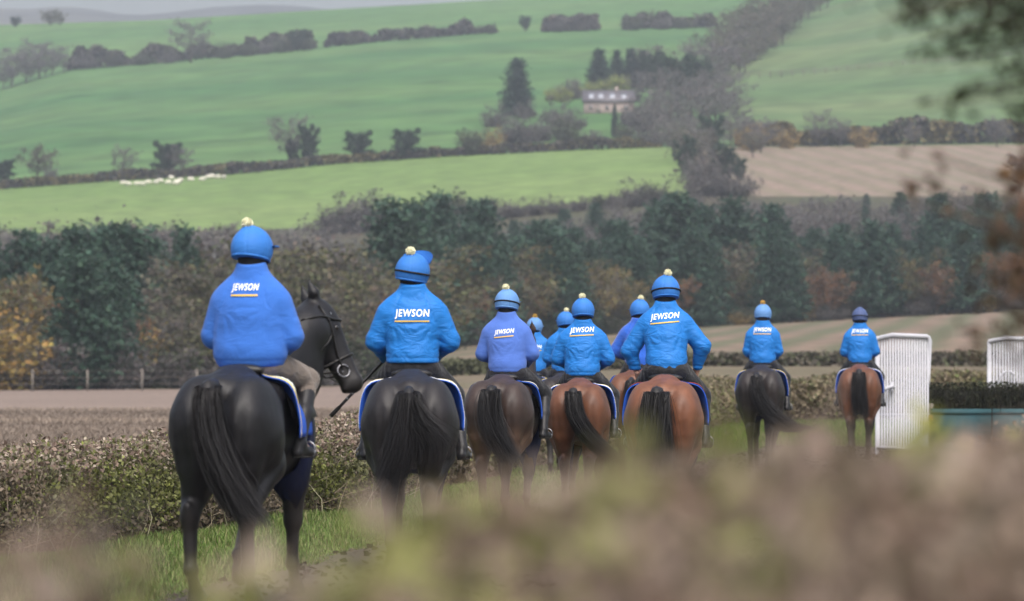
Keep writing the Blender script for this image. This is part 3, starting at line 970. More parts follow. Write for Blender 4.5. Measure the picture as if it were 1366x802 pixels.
for x, b, t in [(1090, 196, 140), (1120, 196, 150), (1010, 196, 150), (1220, 196, 158), (1330, 196, 148)]:
    by_top('bare', x, b, t, ('bare pale tree on the hedge above the pale stubble', 'trees on the hedge above the stubble'), 0.8)
for x, b, t in [(1000, 200, 160), (1150, 197, 165), (1050, 198, 168)]:
    by_top('amber', x, b, t, ('amber bush in the hedge above the pale stubble', 'amber bushes above the stubble'), 1.0)
by_top('rust', 1360, 262, 190, ('rust brown tree at the far end of the pale stubble field', None), 0.8)


# --- the hillside house
def house():
    Y = 1150.0
    x0, x1 = X_at(779, Y), X_at(846, Y)
    z = ground_z(800, Y)
    L = x1 - x0
    root = bpy.data.objects.new('house', None); COL.objects.link(root)
    root.location = (x0, Y, z)
    tag(root, 'long low cream farmhouse with dark roof and row of skylights on the hillside', 'house')
    D, hw, hr = 6.0, 2.7, 4.9
    m_w = mat('house_render', (0.28, 0.225, 0.20), 0.9, nscale=1.2, namt=0.12)
    m_r = mat('house_slate', (0.105, 0.095, 0.105), 0.6, nscale=2.0, namt=0.25)
    m_g = mat('house_glass', (0.34, 0.36, 0.40), 0.25, spec=0.6)
    m_d = mat('house_dark_glass', (0.14, 0.13, 0.13), 0.15, spec=0.6)
    m_t = mat('house_timber', (0.20, 0.17, 0.15), 0.8)
    w = MB()
    w.box((0, 0, -1), (L, D, hw))
    w.add([[0, 0, hw], [0, D, hw], [0, D / 2, hr - 0.1], [L, 0, hw], [L, D, hw], [L, D / 2, hr - 0.1]], [[0, 1, 2], [3, 5, 4]])
    wall = w.build('wall', m_w, root)
    r = MB()
    for s in (0, 1):
        yE, yR = (-0.35, D / 2) if s == 0 else (D + 0.35, D / 2)
        a = np.array([[-0.3, yE, hw - 0.15], [L + 0.3, yE, hw - 0.15], [L + 0.3, yR, hr], [-0.3, yR, hr]])
        b = a + np.array([0, 0, 0.16])
        r.add(np.concatenate([a, b]), [[0, 3, 2, 1], [4, 5, 6, 7], [0, 1, 5, 4], [1, 2, 6, 5], [2, 3, 7, 6], [3, 0, 4, 7]])
    roof = r.build('roof', m_r, root)
    sl = (hr - hw + 0.15) / (D / 2 + 0.35)
    for fx in (0.10, 0.29, 0.52, 0.75):
        k = MB()
        xa, xb = fx * L, fx * L + 0.95
        ya, yb = 0.55, 1.75
        za = lambda yy: hw - 0.15 + 0.16 + (yy + 0.35) * sl
        k.add([[xa, ya, za(ya) + 0.05], [xb, ya, za(ya) + 0.05], [xb, yb, za(yb) + 0.05], [xa, yb, za(yb) + 0.05],
               [xa, ya, za(ya) - 0.03], [xb, ya, za(ya) - 0.03], [xb, yb, za(yb) - 0.03], [xa, yb, za(yb) - 0.03]],
              [[0, 1, 2, 3], [0, 4, 5, 1], [1, 5, 6, 2], [2, 6, 7, 3], [3, 7, 4, 0]])
        k.build('skylight', m_g, roof)
    MB().box((L * 0.62, D / 2 - 0.35, hr - 0.5), (L * 0.62 + 0.7, D / 2 + 0.35, hr + 0.75)).build('chimney', m_w, roof)
    for fx, ww, z0, z1 in [(0.10, 0.8, 1.0, 1.9), (0.42, 0.8, 1.0, 1.9), (0.80, 0.9, 1.0, 1.9)]:
        wd = MB().box((fx * L, -0.06, z0), (fx * L + ww, -0.004, z1)).build('window', m_t, wall)
        MB().box((fx * L + 0.08, -0.075, z0 + 0.08), (fx * L + ww - 0.08, -0.062, z1 - 0.08)).build('pane', m_d, root)
    MB().box((0.24 * L, -0.06, 0), (0.24 * L + 0.95, -0.004, 2.05)).build('door', m_t, root)


house()
# garden lawn bank in front of the house is open pasture; wooden rail fence across the slope pasture
M_WOOD = mat('weathered_wood', (0.16, 0.14, 0.12), 0.9, nscale=4, namt=0.25)


def rail_fence(name, pts, h, nrail, step, label, r=0.06, wire=False):
    root = bpy.data.objects.new(name, None); COL.objects.link(root)
    tag(root, label, 'fence')
    P = np.array([[X_at(a, b), b, ground_z(a, b)] for a, b in pts])
    root.location = P[0]
    seg = np.linalg.norm(np.diff(P, axis=0), axis=1)
    S = np.concatenate([[0], np.cumsum(seg)])
    n = int(S[-1] / step)
    q = np.stack([np.interp(np.linspace(0, S[-1], n + 1), S, P[:, k]) for k in range(3)], axis=-1) - P[0]
    pm = MB().box((-r, -r, -0.3), (r, r, h)).mesh('post')
    for a in q:
        obj('post', pm, M_WOOD, root, a)
    for k in range(nrail):
        z = h * (0.92 - 0.38 * k / max(1, nrail - 1) * 1.6)
        MB().tube(q + np.array([0, -r * 1.2, z]), 0.008 if wire else 0.045, 4, caps=False).build('wire' if wire else 'rail', M_WOOD, root)


rail_fence('rail_fence', [(955, Y_for_row(955, 106, 1040)), (1100, Y_for_row(1100, 98, 1040)), (1240, Y_for_row(1240, 86, 1040)), (1400, Y_for_row(1400, 72, 1040))], 1.4, 3, 3.0, 'faint wooden rail fence crossing the slope pasture', 0.09)
rail_fence('wire_fence', [(-30, 333), (120, 334), (300, 335), (470, 338)], 1.25, 3, 3.2, 'post and wire fence along the edge of the left wood', 0.05, True)


# --- sheep
def sheep_mesh():
    pr = [ell((0, 0, 0.62), (0.26, 0.52, 0.27), 0.1), ell((0, 0.38, 0.68), (0.20, 0.22, 0.22), 0.1), cone((0, 0.5, 0.72), (0, 0.72, 0.55), 0.12, 0.08, 0.06),
          cone((0, 0.72, 0.54), (0, 0.86, 0.38), 0.09, 0.06, 0.04), cone((-0.07, 0.70, 0.60), (-0.17, 0.66, 0.57), 0.03, 0.02, 0.02), cone((0.07, 0.70, 0.60), (0.17, 0.66, 0.57), 0.03, 0.02, 0.02),
          cone((0, -0.5, 0.6), (0, -0.58, 0.4), 0.05, 0.03, 0.04)]
    for s in (-1, 1):
        for y in (-0.36, 0.34):
            pr.append(cone((s * 0.14, y, 0.5), (s * 0.14, y + 0.02, 0.04), 0.075, 0.035, 0.05))
    V, F = sdf_mesh(pr, 0.045)
    head = smoothstep(0.62, 0.7, V[:, 1]) + smoothstep(0.36, 0.28, V[:, 2])
    c = np.array([0.62, 0.58, 0.50]) * (1 - np.clip(head, 0, 1))[:, None] + np.array([0.30, 0.27, 0.23]) * np.clip(head, 0, 1)[:, None]
    return mesh_np('sheep', V, F, c, True)


sm = sheep_mesh()
M_SHEEP = mat('fleece_wool', rough=0.95, attr=True, nscale=12, namt=0.2, bump=0.8, bscale=25, bdist=0.03)
for x, r in [(165, 248), (172, 249), (182, 249), (190, 249), (198, 247), (208, 247), (214, 245), (224, 247), (229, 241), (234, 248), (240, 244), (255, 243), (269, 243), (277, 240), (283, 239), (291, 240), (298, 240), (236, 246)]:
    Y = Y_for_row(x, r, 830, 1029)
    o = obj('sheep', sm, M_SHEEP, None, (X_at(x, Y), Y, ground_z(x, Y) - 0.02), RNG.choice([1.57, -1.57]) + RNG.normal() * 0.5)
    tag(o, 'white sheep grazing in the bright meadow under the long hedge', 'sheep', 'flock grazing in the bright meadow')

# ------------------------------------------------------------------ left hedge, verge grass
M_HLEAF = mat('hedge_leaves', rough=0.6, attr=True, spec=0.3, translucent=0.2)
M_STRAND = mat('grass_blades', rough=0.6, attr=True, spec=0.25, translucent=0.3)
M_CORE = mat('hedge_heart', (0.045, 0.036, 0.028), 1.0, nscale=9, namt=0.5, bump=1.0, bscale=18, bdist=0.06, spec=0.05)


def left_hedge(name, y0, y1, n, size, seed, label, h0, h1, wide, hues, top_hue, ntwig):
    rng = np.random.default_rng(seed)
    root = bpy.data.objects.new(name, None); COL.objects.link(root)
    org = np.array([float(hedge_x(np.array(y0))), y0, 0.0])
    root.location = org
    tag(root, label, 'hedge')
    Yk = np.linspace(y0, y1, 60)
    H = lambda Y: (h0 + (h1 - h0) * (Y - y0) / (y1 - y0)) * (1 + 0.07 * vnoise(Y * 0.8, Y * 0.31, seed=seed) + 0.06 * vnoise(Y * 3.1, Y * 1.9, seed=seed + 1) + 0.05 * vnoise(Y * 9.7, Y * 6.1, seed=seed + 2))
    gz = lambda X, Y: np.where(Y > 110, np.interp(X / np.maximum(Y, 1) * FPX + CX, [560, 930, 1366], [0, 0, 0]) + GZ(X, Y), 0.0)
    # leaves lie thick on the outer skin, thinner inside
    Y = rng.uniform(y0, y1, n)
    X0 = hedge_x(Y)
    face = rng.random(n)
    u = rng.random(n)
    hh = H(Y)
    t = np.where(face < 0.62, np.abs(rng.normal(size=n)) * 0.10 - 0.05 * u, rng.uniform(0, wide, n))        # depth into the hedge
    z = np.where(face < 0.62, u ** 0.85 * hh, hh - np.abs(rng.normal(size=n)) * 0.10 + 0.03 + 0.05 * (rng.random(n) < 0.12))
    belly = 0.10 * np.sin(np.pi * np.clip(z / hh, 0, 1)) + 0.09 * vnoise(Y * 2.3, z * 5, seed=seed + 5)
    X = X0 - t + belly
    z = np.maximum(z, 0.02)
    topness = smoothstep(0.62, 1.0, z / hh + 0.14 * vnoise(Y * 1.3, z * 3, seed=seed + 8))
    pick = rng.random(n)
    patch = 0.5 + 0.5 * vnoise(Y * 0.75, z * 2.2, seed=seed + 7)
    hues = np.array(hues)
    ci = np.where(patch > 0.66, 0, np.where(patch > 0.48, 1, 2))
    ci = np.where(pick > 0.72, rng.integers(0, len(hues), n), ci)
    c = hues[ci]
    tb = rng.random(n) < topness * 0.9
    c = np.where(tb[:, None], np.array(top_hue)[rng.integers(0, len(top_hue), n)], c)
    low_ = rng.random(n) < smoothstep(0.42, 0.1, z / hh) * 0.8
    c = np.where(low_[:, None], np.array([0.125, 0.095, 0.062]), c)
    c = c * rng.uniform(0.65, 1.35, (n, 1))
    P = np.stack([X, Y, z + gz(X, Y)], axis=-1) - org
    mb = MB()
    mb.quads(P, size * rng.uniform(0.6, 1.3, n), rng, c, 0.62, (1, -0.6, 0.6), 0.5)
    lf = mb.build('foliage', M_HLEAF, root)
    lf['kind'] = 'stuff'
    tw = MB()
    Y = rng.uniform(y0, y1, ntwig)
    hh = H(Y)
    X = hedge_x(Y) - rng.uniform(-0.1, wide, ntwig)
    b = np.stack([X, Y, hh * rng.uniform(0.15, 0.85, ntwig) + gz(X, Y)], axis=-1) - org
    d = rng.normal(size=(ntwig, 3)); d[:, 2] = np.abs(d[:, 2]) + 0.6
    d /= np.linalg.norm(d, axis=1)[:, None]
    e = b + d * rng.uniform(0.12, 0.34, (ntwig, 1)) * (1 if size < 0.05 else 1.6)
    w = np.cross(d, rng.normal(size=(ntwig, 3))); w /= np.linalg.norm(w, axis=1)[:, None]; w *= 0.0035 if size < 0.05 else 0.008
    tw.add(np.stack([b - w, b + w, e], axis=1).reshape(-1, 3), np.arange(ntwig * 3).reshape(-1, 3), np.repeat(shade(rng, (0.165, 0.132, 0.105), ntwig, 0.4, 0.05), 3, axis=0))
    o = tw.build('twigs', M_TWIG, root)
    o['kind'] = 'stuff'
    # stems and dense heart
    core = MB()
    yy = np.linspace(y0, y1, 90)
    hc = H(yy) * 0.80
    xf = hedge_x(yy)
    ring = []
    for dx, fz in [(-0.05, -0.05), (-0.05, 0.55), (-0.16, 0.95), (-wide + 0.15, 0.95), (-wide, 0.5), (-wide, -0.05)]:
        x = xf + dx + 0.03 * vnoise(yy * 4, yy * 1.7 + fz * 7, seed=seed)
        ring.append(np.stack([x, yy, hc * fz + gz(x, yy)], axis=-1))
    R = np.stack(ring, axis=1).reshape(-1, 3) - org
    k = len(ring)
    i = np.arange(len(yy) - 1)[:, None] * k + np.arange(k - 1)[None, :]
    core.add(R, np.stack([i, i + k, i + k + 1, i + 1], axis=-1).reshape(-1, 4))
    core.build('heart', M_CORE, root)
    return root


def GZ(X, Y):
    X = np.asarray(X, float); Y = np.asarray(Y, float)
    r = np.zeros(X.shape)
    f = np.nonzero(Y > 110)[0]
    if len(f):
        ci = X[f] / Y[f] * FPX + CX
        Ys, Zs = ctrl(ci)
        for k in range(4):
            sel = (Y[f] >= Ys[k]) & (Y[f] < Ys[k + 1])
            t = (Y[f] - Ys[k]) / (Ys[k + 1] - Ys[k])
            r[f] = np.where(sel, Zs[k] + (Zs[k + 1] - Zs[k]) * t, r[f])
    return r


GRN, OLV, DUN = (0.118, 0.126, 0.036), (0.088, 0.088, 0.038), (0.128, 0.100, 0.066)
TOPS = [(0.185, 0.130, 0.100), (0.225, 0.175, 0.135), (0.135, 0.092, 0.072), (0.29, 0.24, 0.19), (0.12, 0.12, 0.05)]
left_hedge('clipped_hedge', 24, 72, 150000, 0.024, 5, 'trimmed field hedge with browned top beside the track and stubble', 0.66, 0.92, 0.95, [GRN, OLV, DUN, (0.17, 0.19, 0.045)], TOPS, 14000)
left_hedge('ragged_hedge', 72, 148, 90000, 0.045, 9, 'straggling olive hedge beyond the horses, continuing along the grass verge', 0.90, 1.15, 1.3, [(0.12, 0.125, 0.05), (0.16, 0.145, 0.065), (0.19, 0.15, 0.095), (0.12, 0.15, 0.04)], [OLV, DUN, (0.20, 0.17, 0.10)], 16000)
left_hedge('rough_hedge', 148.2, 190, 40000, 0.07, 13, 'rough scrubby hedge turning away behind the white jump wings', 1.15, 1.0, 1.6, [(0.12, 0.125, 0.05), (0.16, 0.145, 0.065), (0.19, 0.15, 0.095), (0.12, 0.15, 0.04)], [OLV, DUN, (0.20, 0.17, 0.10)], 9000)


def blades(name, xl, xr, y0, y1, n, h, w, hues, seed, zf=0.0):
    rng = np.random.default_rng(seed)
    Y = rng.uniform(y0, y1, n)
    A, B = xl(Y), xr(Y)
    X = A + (B - A) * rng.random(n)
    edge = np.clip(np.minimum(X - A, B - X) / 0.35, 0.25, 1)
    hh = h * rng.uniform(0.45, 1.35, n) * edge * (0.75 + 0.5 * vnoise(X * 1.7, Y * 0.9, seed=seed))
    hh = np.maximum(hh, 0.015)
    az = rng.uniform(0, 6.28, n)
    lean = rng.uniform(0.1, 0.8, n) * hh
    b = np.stack([X, Y, zf + 0 * X], axis=-1)
    side = np.stack([np.cos(az), np.sin(az), 0 * az], axis=-1) * (w * rng.uniform(0.6, 1.3, n))[:, None]
    mid = b + np.stack([np.cos(az + 1.5) * lean * 0.35, np.sin(az + 1.5) * lean * 0.35, hh * 0.62], axis=-1)
    tip = b + np.stack([np.cos(az + 1.5) * lean, np.sin(az + 1.5) * lean, hh], axis=-1)
    v = np.stack([b - side, b + side, mid + side * 0.6, mid - side * 0.6, tip], axis=1).reshape(-1, 3)
    k = np.arange(n) * 5
    q = np.stack([k, k + 1, k + 2, k + 3], axis=-1)
    t = np.stack([k + 3, k + 2, k + 4], axis=-1)
    hues = np.array(hues)
    c = hues[rng.integers(0, len(hues), n)] * rng.uniform(0.7, 1.3, (n, 1))
    me = mesh_np(name, v, [q, t], np.repeat(c, 5, axis=0))
    return tag(obj(name, me, M_STRAND), kind='stuff')


GH = [(0.092, 0.150, 0.028), (0.115, 0.176, 0.036), (0.078, 0.125, 0.024), (0.19, 0.185, 0.08)]
tag(blades('verge_grass', lambda Y: hedge_x(Y) - 0.25, lambda Y: track_l(Y) + 0.1, 30, 70, 90000, 0.12, 0.006, GH, 21), 'bright green grass verge between the trimmed hedge and the track', 'grass')
tag(blades('verge_grass', lambda Y: hedge_x(Y) - 0.25, lambda Y: track_l(Y) + 0.1, 70, 110, 42000, 0.12, 0.011, GH, 22), 'bright green grass verge beside the ragged hedge', 'grass')
# grass on the bend beyond the near ground
rng = np.random.default_rng(23)
Yb = rng.uniform(110, 152, 26000); Xb = hedge_x(Yb) - 0.2 + rng.random(26000) * 14
Zb = GZ(Xb, Yb)
hb_ = 0.16 * rng.uniform(0.4, 1.3, 26000)
az = rng.uniform(0, 6.28, 26000)
bb_ = np.stack([Xb, Yb, Zb], axis=-1)
sd_ = np.stack([np.cos(az), np.sin(az), 0 * az], axis=-1) * 0.016
tp_ = bb_ + np.stack([np.cos(az) * 0.05, np.sin(az) * 0.05, hb_], axis=-1)
me = mesh_np('verge_grass', np.stack([bb_ - sd_, bb_ + sd_, tp_], axis=1).reshape(-1, 3), np.arange(26000 * 3).reshape(-1, 3), np.repeat(np.array(GH)[rng.integers(0, 4, 26000)] * rng.uniform(0.7, 1.3, (26000, 1)), 3, axis=0))
tag(obj('verge_grass', me, M_STRAND), 'far green verge where the track bends away', 'grass', kind='stuff')
# tall dead stalks at the hedge foot
st = MB()
rng = np.random.default_rng(29)
for k in range(70):
    Y = rng.uniform(36, 66)
    X = hedge_x(np.array(Y)) + rng.uniform(-0.15, 0.35)
    h = rng.uniform(0.15, 0.4)
    st.tube([[X, Y, 0], [X + rng.normal() * 0.06, Y, h * 0.6], [X + rng.normal() * 0.16, Y, h]], [0.004, 0.003, 0.0015], 3, shade(rng, (0.38, 0.33, 0.24), 1)[0], False)
tag(st.build('dry_stalks', M_TWIG), 'pale dry grass stalks leaning at the foot of the trimmed hedge', 'stalks', kind='stuff')
# cut straw standing in rows on the stubble beyond the hedge
rng = np.random.default_rng(37)
n = 60000
Ys_ = 62 + (205 - 62) * rng.random(n) ** 1.2
Ys_ = Ys_ + 0.25 * np.sin(Ys_ * 2.1)
cs_ = rng.uniform(-60, 545, n)
Xs_ = X_at(cs_, Ys_)
ok = Xs_ < hedge_x(Ys_) - 1.3
Xs_, Ys_ = Xs_[ok], Ys_[ok]
n = len(Xs_)
bb_ = np.stack([Xs_, Ys_, GZ(Xs_, Ys_)], axis=-1)
band = 0.5 + 0.5 * vnoise(Ys_ * 0.35, Xs_ * 0.05 + Ys_ * 0.11, seed=8)
w_ = (0.010 + 0.00016 * Ys_)[:, None] * np.stack([np.ones(n), np.zeros(n), np.zeros(n)], axis=-1)
tp_ = bb_ + np.stack([rng.normal(size=n) * 0.04, rng.normal(size=n) * 0.04, rng.uniform(0.03, 0.13, n) * (0.4 + band)], axis=-1)
cc_ = (np.array([0.105, 0.080, 0.066]) * (1 - band)[:, None] + np.array([0.29, 0.235, 0.185]) * band[:, None]) * rng.uniform(0.6, 1.3, (n, 1))
me = mesh_np('cut_straw', np.stack([bb_ - w_, bb_ + w_, tp_], axis=1).reshape(-1, 3), np.arange(n * 3).reshape(-1, 3), np.repeat(cc_, 3, axis=0))
tag(obj('cut_straw', me, M_STRAND), 'short cut straw standing over the brown stubble field', 'straw', kind='stuff')
# hoof-churned clods on the track
rng = np.random.default_rng(31)
n = 9000
Yc = rng.uniform(34, 110, n); Xc = track_l(Yc) + (track_r(Yc) - track_l(Yc)) * rng.random(n)
mb = MB()
mb.quads(np.stack([Xc, Yc, np.full(n, 0.012)], axis=-1), rng.uniform(0.015, 0.05, n), rng, shade(rng, (0.055, 0.046, 0.038), n, 0.4, 0.05), 0.8, (0, 0, 1), 1.2)
tag(mb.build('track_clods', M_TWIG), 'dark loose clods scattered over the track', 'clods', kind='stuff')


# ------------------------------------------------------------------ schooling fence with white wings
M_WHITE = mat('white_plastic', (0.37, 0.37, 0.40), 0.6, nscale=1.2, namt=0.05, spec=0.4, bump=0.1, bscale=6, bdist=0.01)
M_WHITE_DIRT = mat('white_plastic_aged', (0.36, 0.36, 0.385), 0.5, nscale=2.0, namt=0.15, spec=0.35)
M_BIRCH = mat('birch_brush', rough=0.95, attr=True, spec=0.1)
M_TEAL = mat('teal_board', (0.014, 0.055, 0.066), 0.7, nscale=2.5, namt=0.25, bump=0.15, bscale=8, bdist=0.01)
M_BRASS = mat('wooden_peg', (0.22, 0.10, 0.06), 0.8)


def wing(x0, x1, Y, H, yaw, label, hoop, nsl=19):
    root = bpy.data.objects.new('jump_wing', None); COL.objects.link(root)
    W = x1 - x0
    root.location = (x0, Y, 0); root.rotation_euler = (0, 0, yaw)
    tag(root, label, 'jump wing', 'white wings of the schooling fence')
    bow = lambda x: -0.16 * math.sin(math.pi * x / W)
    top = lambda x: H - 0.07 * (1 - min(1, x / (0.28 * W))) - 0.035 * (x / W)
    fr = []
    for x in np.linspace(0, W - 0.06, 14): fr.append([x, bow(x), top(x)])
    xe = W
    fr += [[xe - 0.02, bow(xe), top(xe) - 0.02], [xe, 0, top(xe) - 0.07], [xe, 0, 1.2], [xe, 0, 0.62]]
    MB().tube(fr, 0.045, 10).build('top_rail', M_WHITE, root, True)
    MB().tube([[0, 0, 0.0], [0, 0, top(0)]], 0.035, 8).build('post', M_WHITE, root, True)
    MB().tube([[W - 0.05, 0, 0.0], [W - 0.05, 0, 0.66]], 0.03, 8).build('post', M_WHITE_DIRT, root, True)
    for k in range(nsl):
        x = (k + 0.7) / (nsl + 0.4) * W
        MB().tube([[x, bow(x) + 0.01, 0.08], [x, bow(x) + 0.01, top(x) - 0.01]], 0.0198, 6).build('slat', M_WHITE, root, True)
    bt = [[x, bow(x) - 0.03, 0.14 - 0.07 * x / W] for x in np.linspace(0, W, 10)]
    MB().tube(bt, 0.03, 8).build('bottom_rail', M_WHITE, root, True)
    md = [[x, bow(x) + 0.045, 0.72] for x in np.linspace(0, W, 10)]
    MB().tube(md, 0.014, 8).build('middle_rail', M_WHITE_DIRT, root, True)
    MB().box((W - 0.02, -0.05, 0.60), (W + 0.05, 0.03, 0.70)).build('peg', M_BRASS, root)
    if hoop:
        a = np.linspace(0, math.pi * 0.75, 10)
        p = [[0.16 + 0.16 - 0.17 * math.cos(t), bow(0.3) - 0.12, 1.18 + 0.30 * math.sin(t)] for t in a]
        MB().tube([[0.15, bow(0.2) - 0.12, 0.9]] + p, 0.026, 8).build('hoop', M_WHITE, root, True)
    else:
        MB().tube([[-0.02, bow(0.1) - 0.20, 1.10], [0.20, bow(0.2) - 0.16, 1.20], [0.26, bow(0.2) - 0.10, 1.21], [0.27, bow(0.2) - 0.03, 1.21]], 0.034, 8).build('bracket', M_WHITE, root, True)
        MB().tube([[0.24, bow(0.2) - 0.08, 1.14], [0.25, bow(0.2) - 0.08, 1.29]], 0.04, 8).build('bracket', M_WHITE, root, True)
    return root


wing(X_at(1170, 100), X_at(1240, 100), 100, 2.12, 0.0, 'white slatted plastic jump wing with side bracket beside the last bay horse', False)
wing(X_at(1319, 110), X_at(1319, 110) + 1.05, 110, 2.12, 0.12, 'white slatted plastic jump wing with curved hoop behind the dark brush fence', True)


def brush_fence():
    root = bpy.data.objects.new('brush_fence', None); COL.objects.link(root)
    x0, Y, L = 7.52, 102.4, 5.6
    root.location = (x0, Y, 0)
    root.rotation_euler = (0, 0, 0.10)
    tag(root, 'schooling fence of dark birch brush above teal boards between the white wings', 'jump fence')
    rng = np.random.default_rng(77)
    n = 15000
    b = np.stack([rng.uniform(0, L, n), rng.uniform(0, 0.55, n), rng.uniform(0.62, 1.05, n)], axis=-1)
    d = rng.normal(size=(n, 3)) * 0.25; d[:, 2] = 1
    d /= np.linalg.norm(d, axis=1)[:, None]
    hgt = 1.21 + 0.05 * vnoise(b[:, 0] * 7, b[:, 0] * 3)
    e = b + d * ((hgt - b[:, 2]) * rng.uniform(0.55, 1.22, n))[:, None]
    w = np.cross(d, rng.normal(size=(n, 3))); w /= np.linalg.norm(w, axis=1)[:, None]; w *= 0.009
    mb = MB().add(np.stack([b - w, b + w, e], axis=1).reshape(-1, 3), np.arange(n * 3).reshape(-1, 3), np.repeat(shade(rng, (0.026, 0.026, 0.018), n, 0.5, 0.1), 3, axis=0))
    q = np.stack([rng.uniform(0, L, 9000), rng.uniform(-0.02, 0.57, 9000), rng.uniform(0.72, 1.28, 9000)], axis=-1)
    mb.quads(q, rng.uniform(0.02, 0.045, 9000), rng, shade(rng, (0.030, 0.032, 0.020), 9000, 0.4, 0.1), 0.5)
    o = mb.build('brush', M_BIRCH, root); o['kind'] = 'stuff'
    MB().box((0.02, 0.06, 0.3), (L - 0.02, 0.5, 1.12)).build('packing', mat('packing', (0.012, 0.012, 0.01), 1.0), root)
    for k in range(5):
        MB().box((k * 1.13 + 0.01, -0.04, 0.02), (k * 1.13 + 1.115, 0.0, 0.80)).build('board', M_TEAL, root)
        MB().box((k * 1.13 + 0.01, -0.052, 0.70), (k * 1.13 + 1.115, -0.042, 0.76)).build('batten', M_TEAL, root)
    MB().tube([[0, -0.45, 0.10], [L, -0.45, 0.10]], 0.09, 10).build('ground_rail', M_TEAL, root, True)
    for x in (0.0, 2.26, 4.52):
        MB().box((x - 0.02, 0.002, 0), (x + 0.08, 0.09, 0.9)).build('post', M_WOOD, root)


brush_fence()

# ------------------------------------------------------------------ horses (local frame: x right, y forward, z up, metres)
M_COAT = mat('horse_coat', rough=0.52, attr=True, nscale=9.0, namt=0.32, spec=0.32, bump=0.5, bscale=7, bdist=0.02, stretch=(1, 1, 0.45))
M_HAIR = mat('horse_hair', rough=0.5, attr=True, spec=0.25)
M_EYE = mat('horse_eye', (0.008, 0.006, 0.005), 0.08, spec=0.6)
M_LEATHER = mat('black_leather', (0.012, 0.011, 0.011), 0.42, nscale=14, namt=0.2, spec=0.3, bump=0.15, bscale=50, bdist=0.003)
M_STEEL = mat('steel', (0.26, 0.26, 0.28), 0.42, metal=1.0)


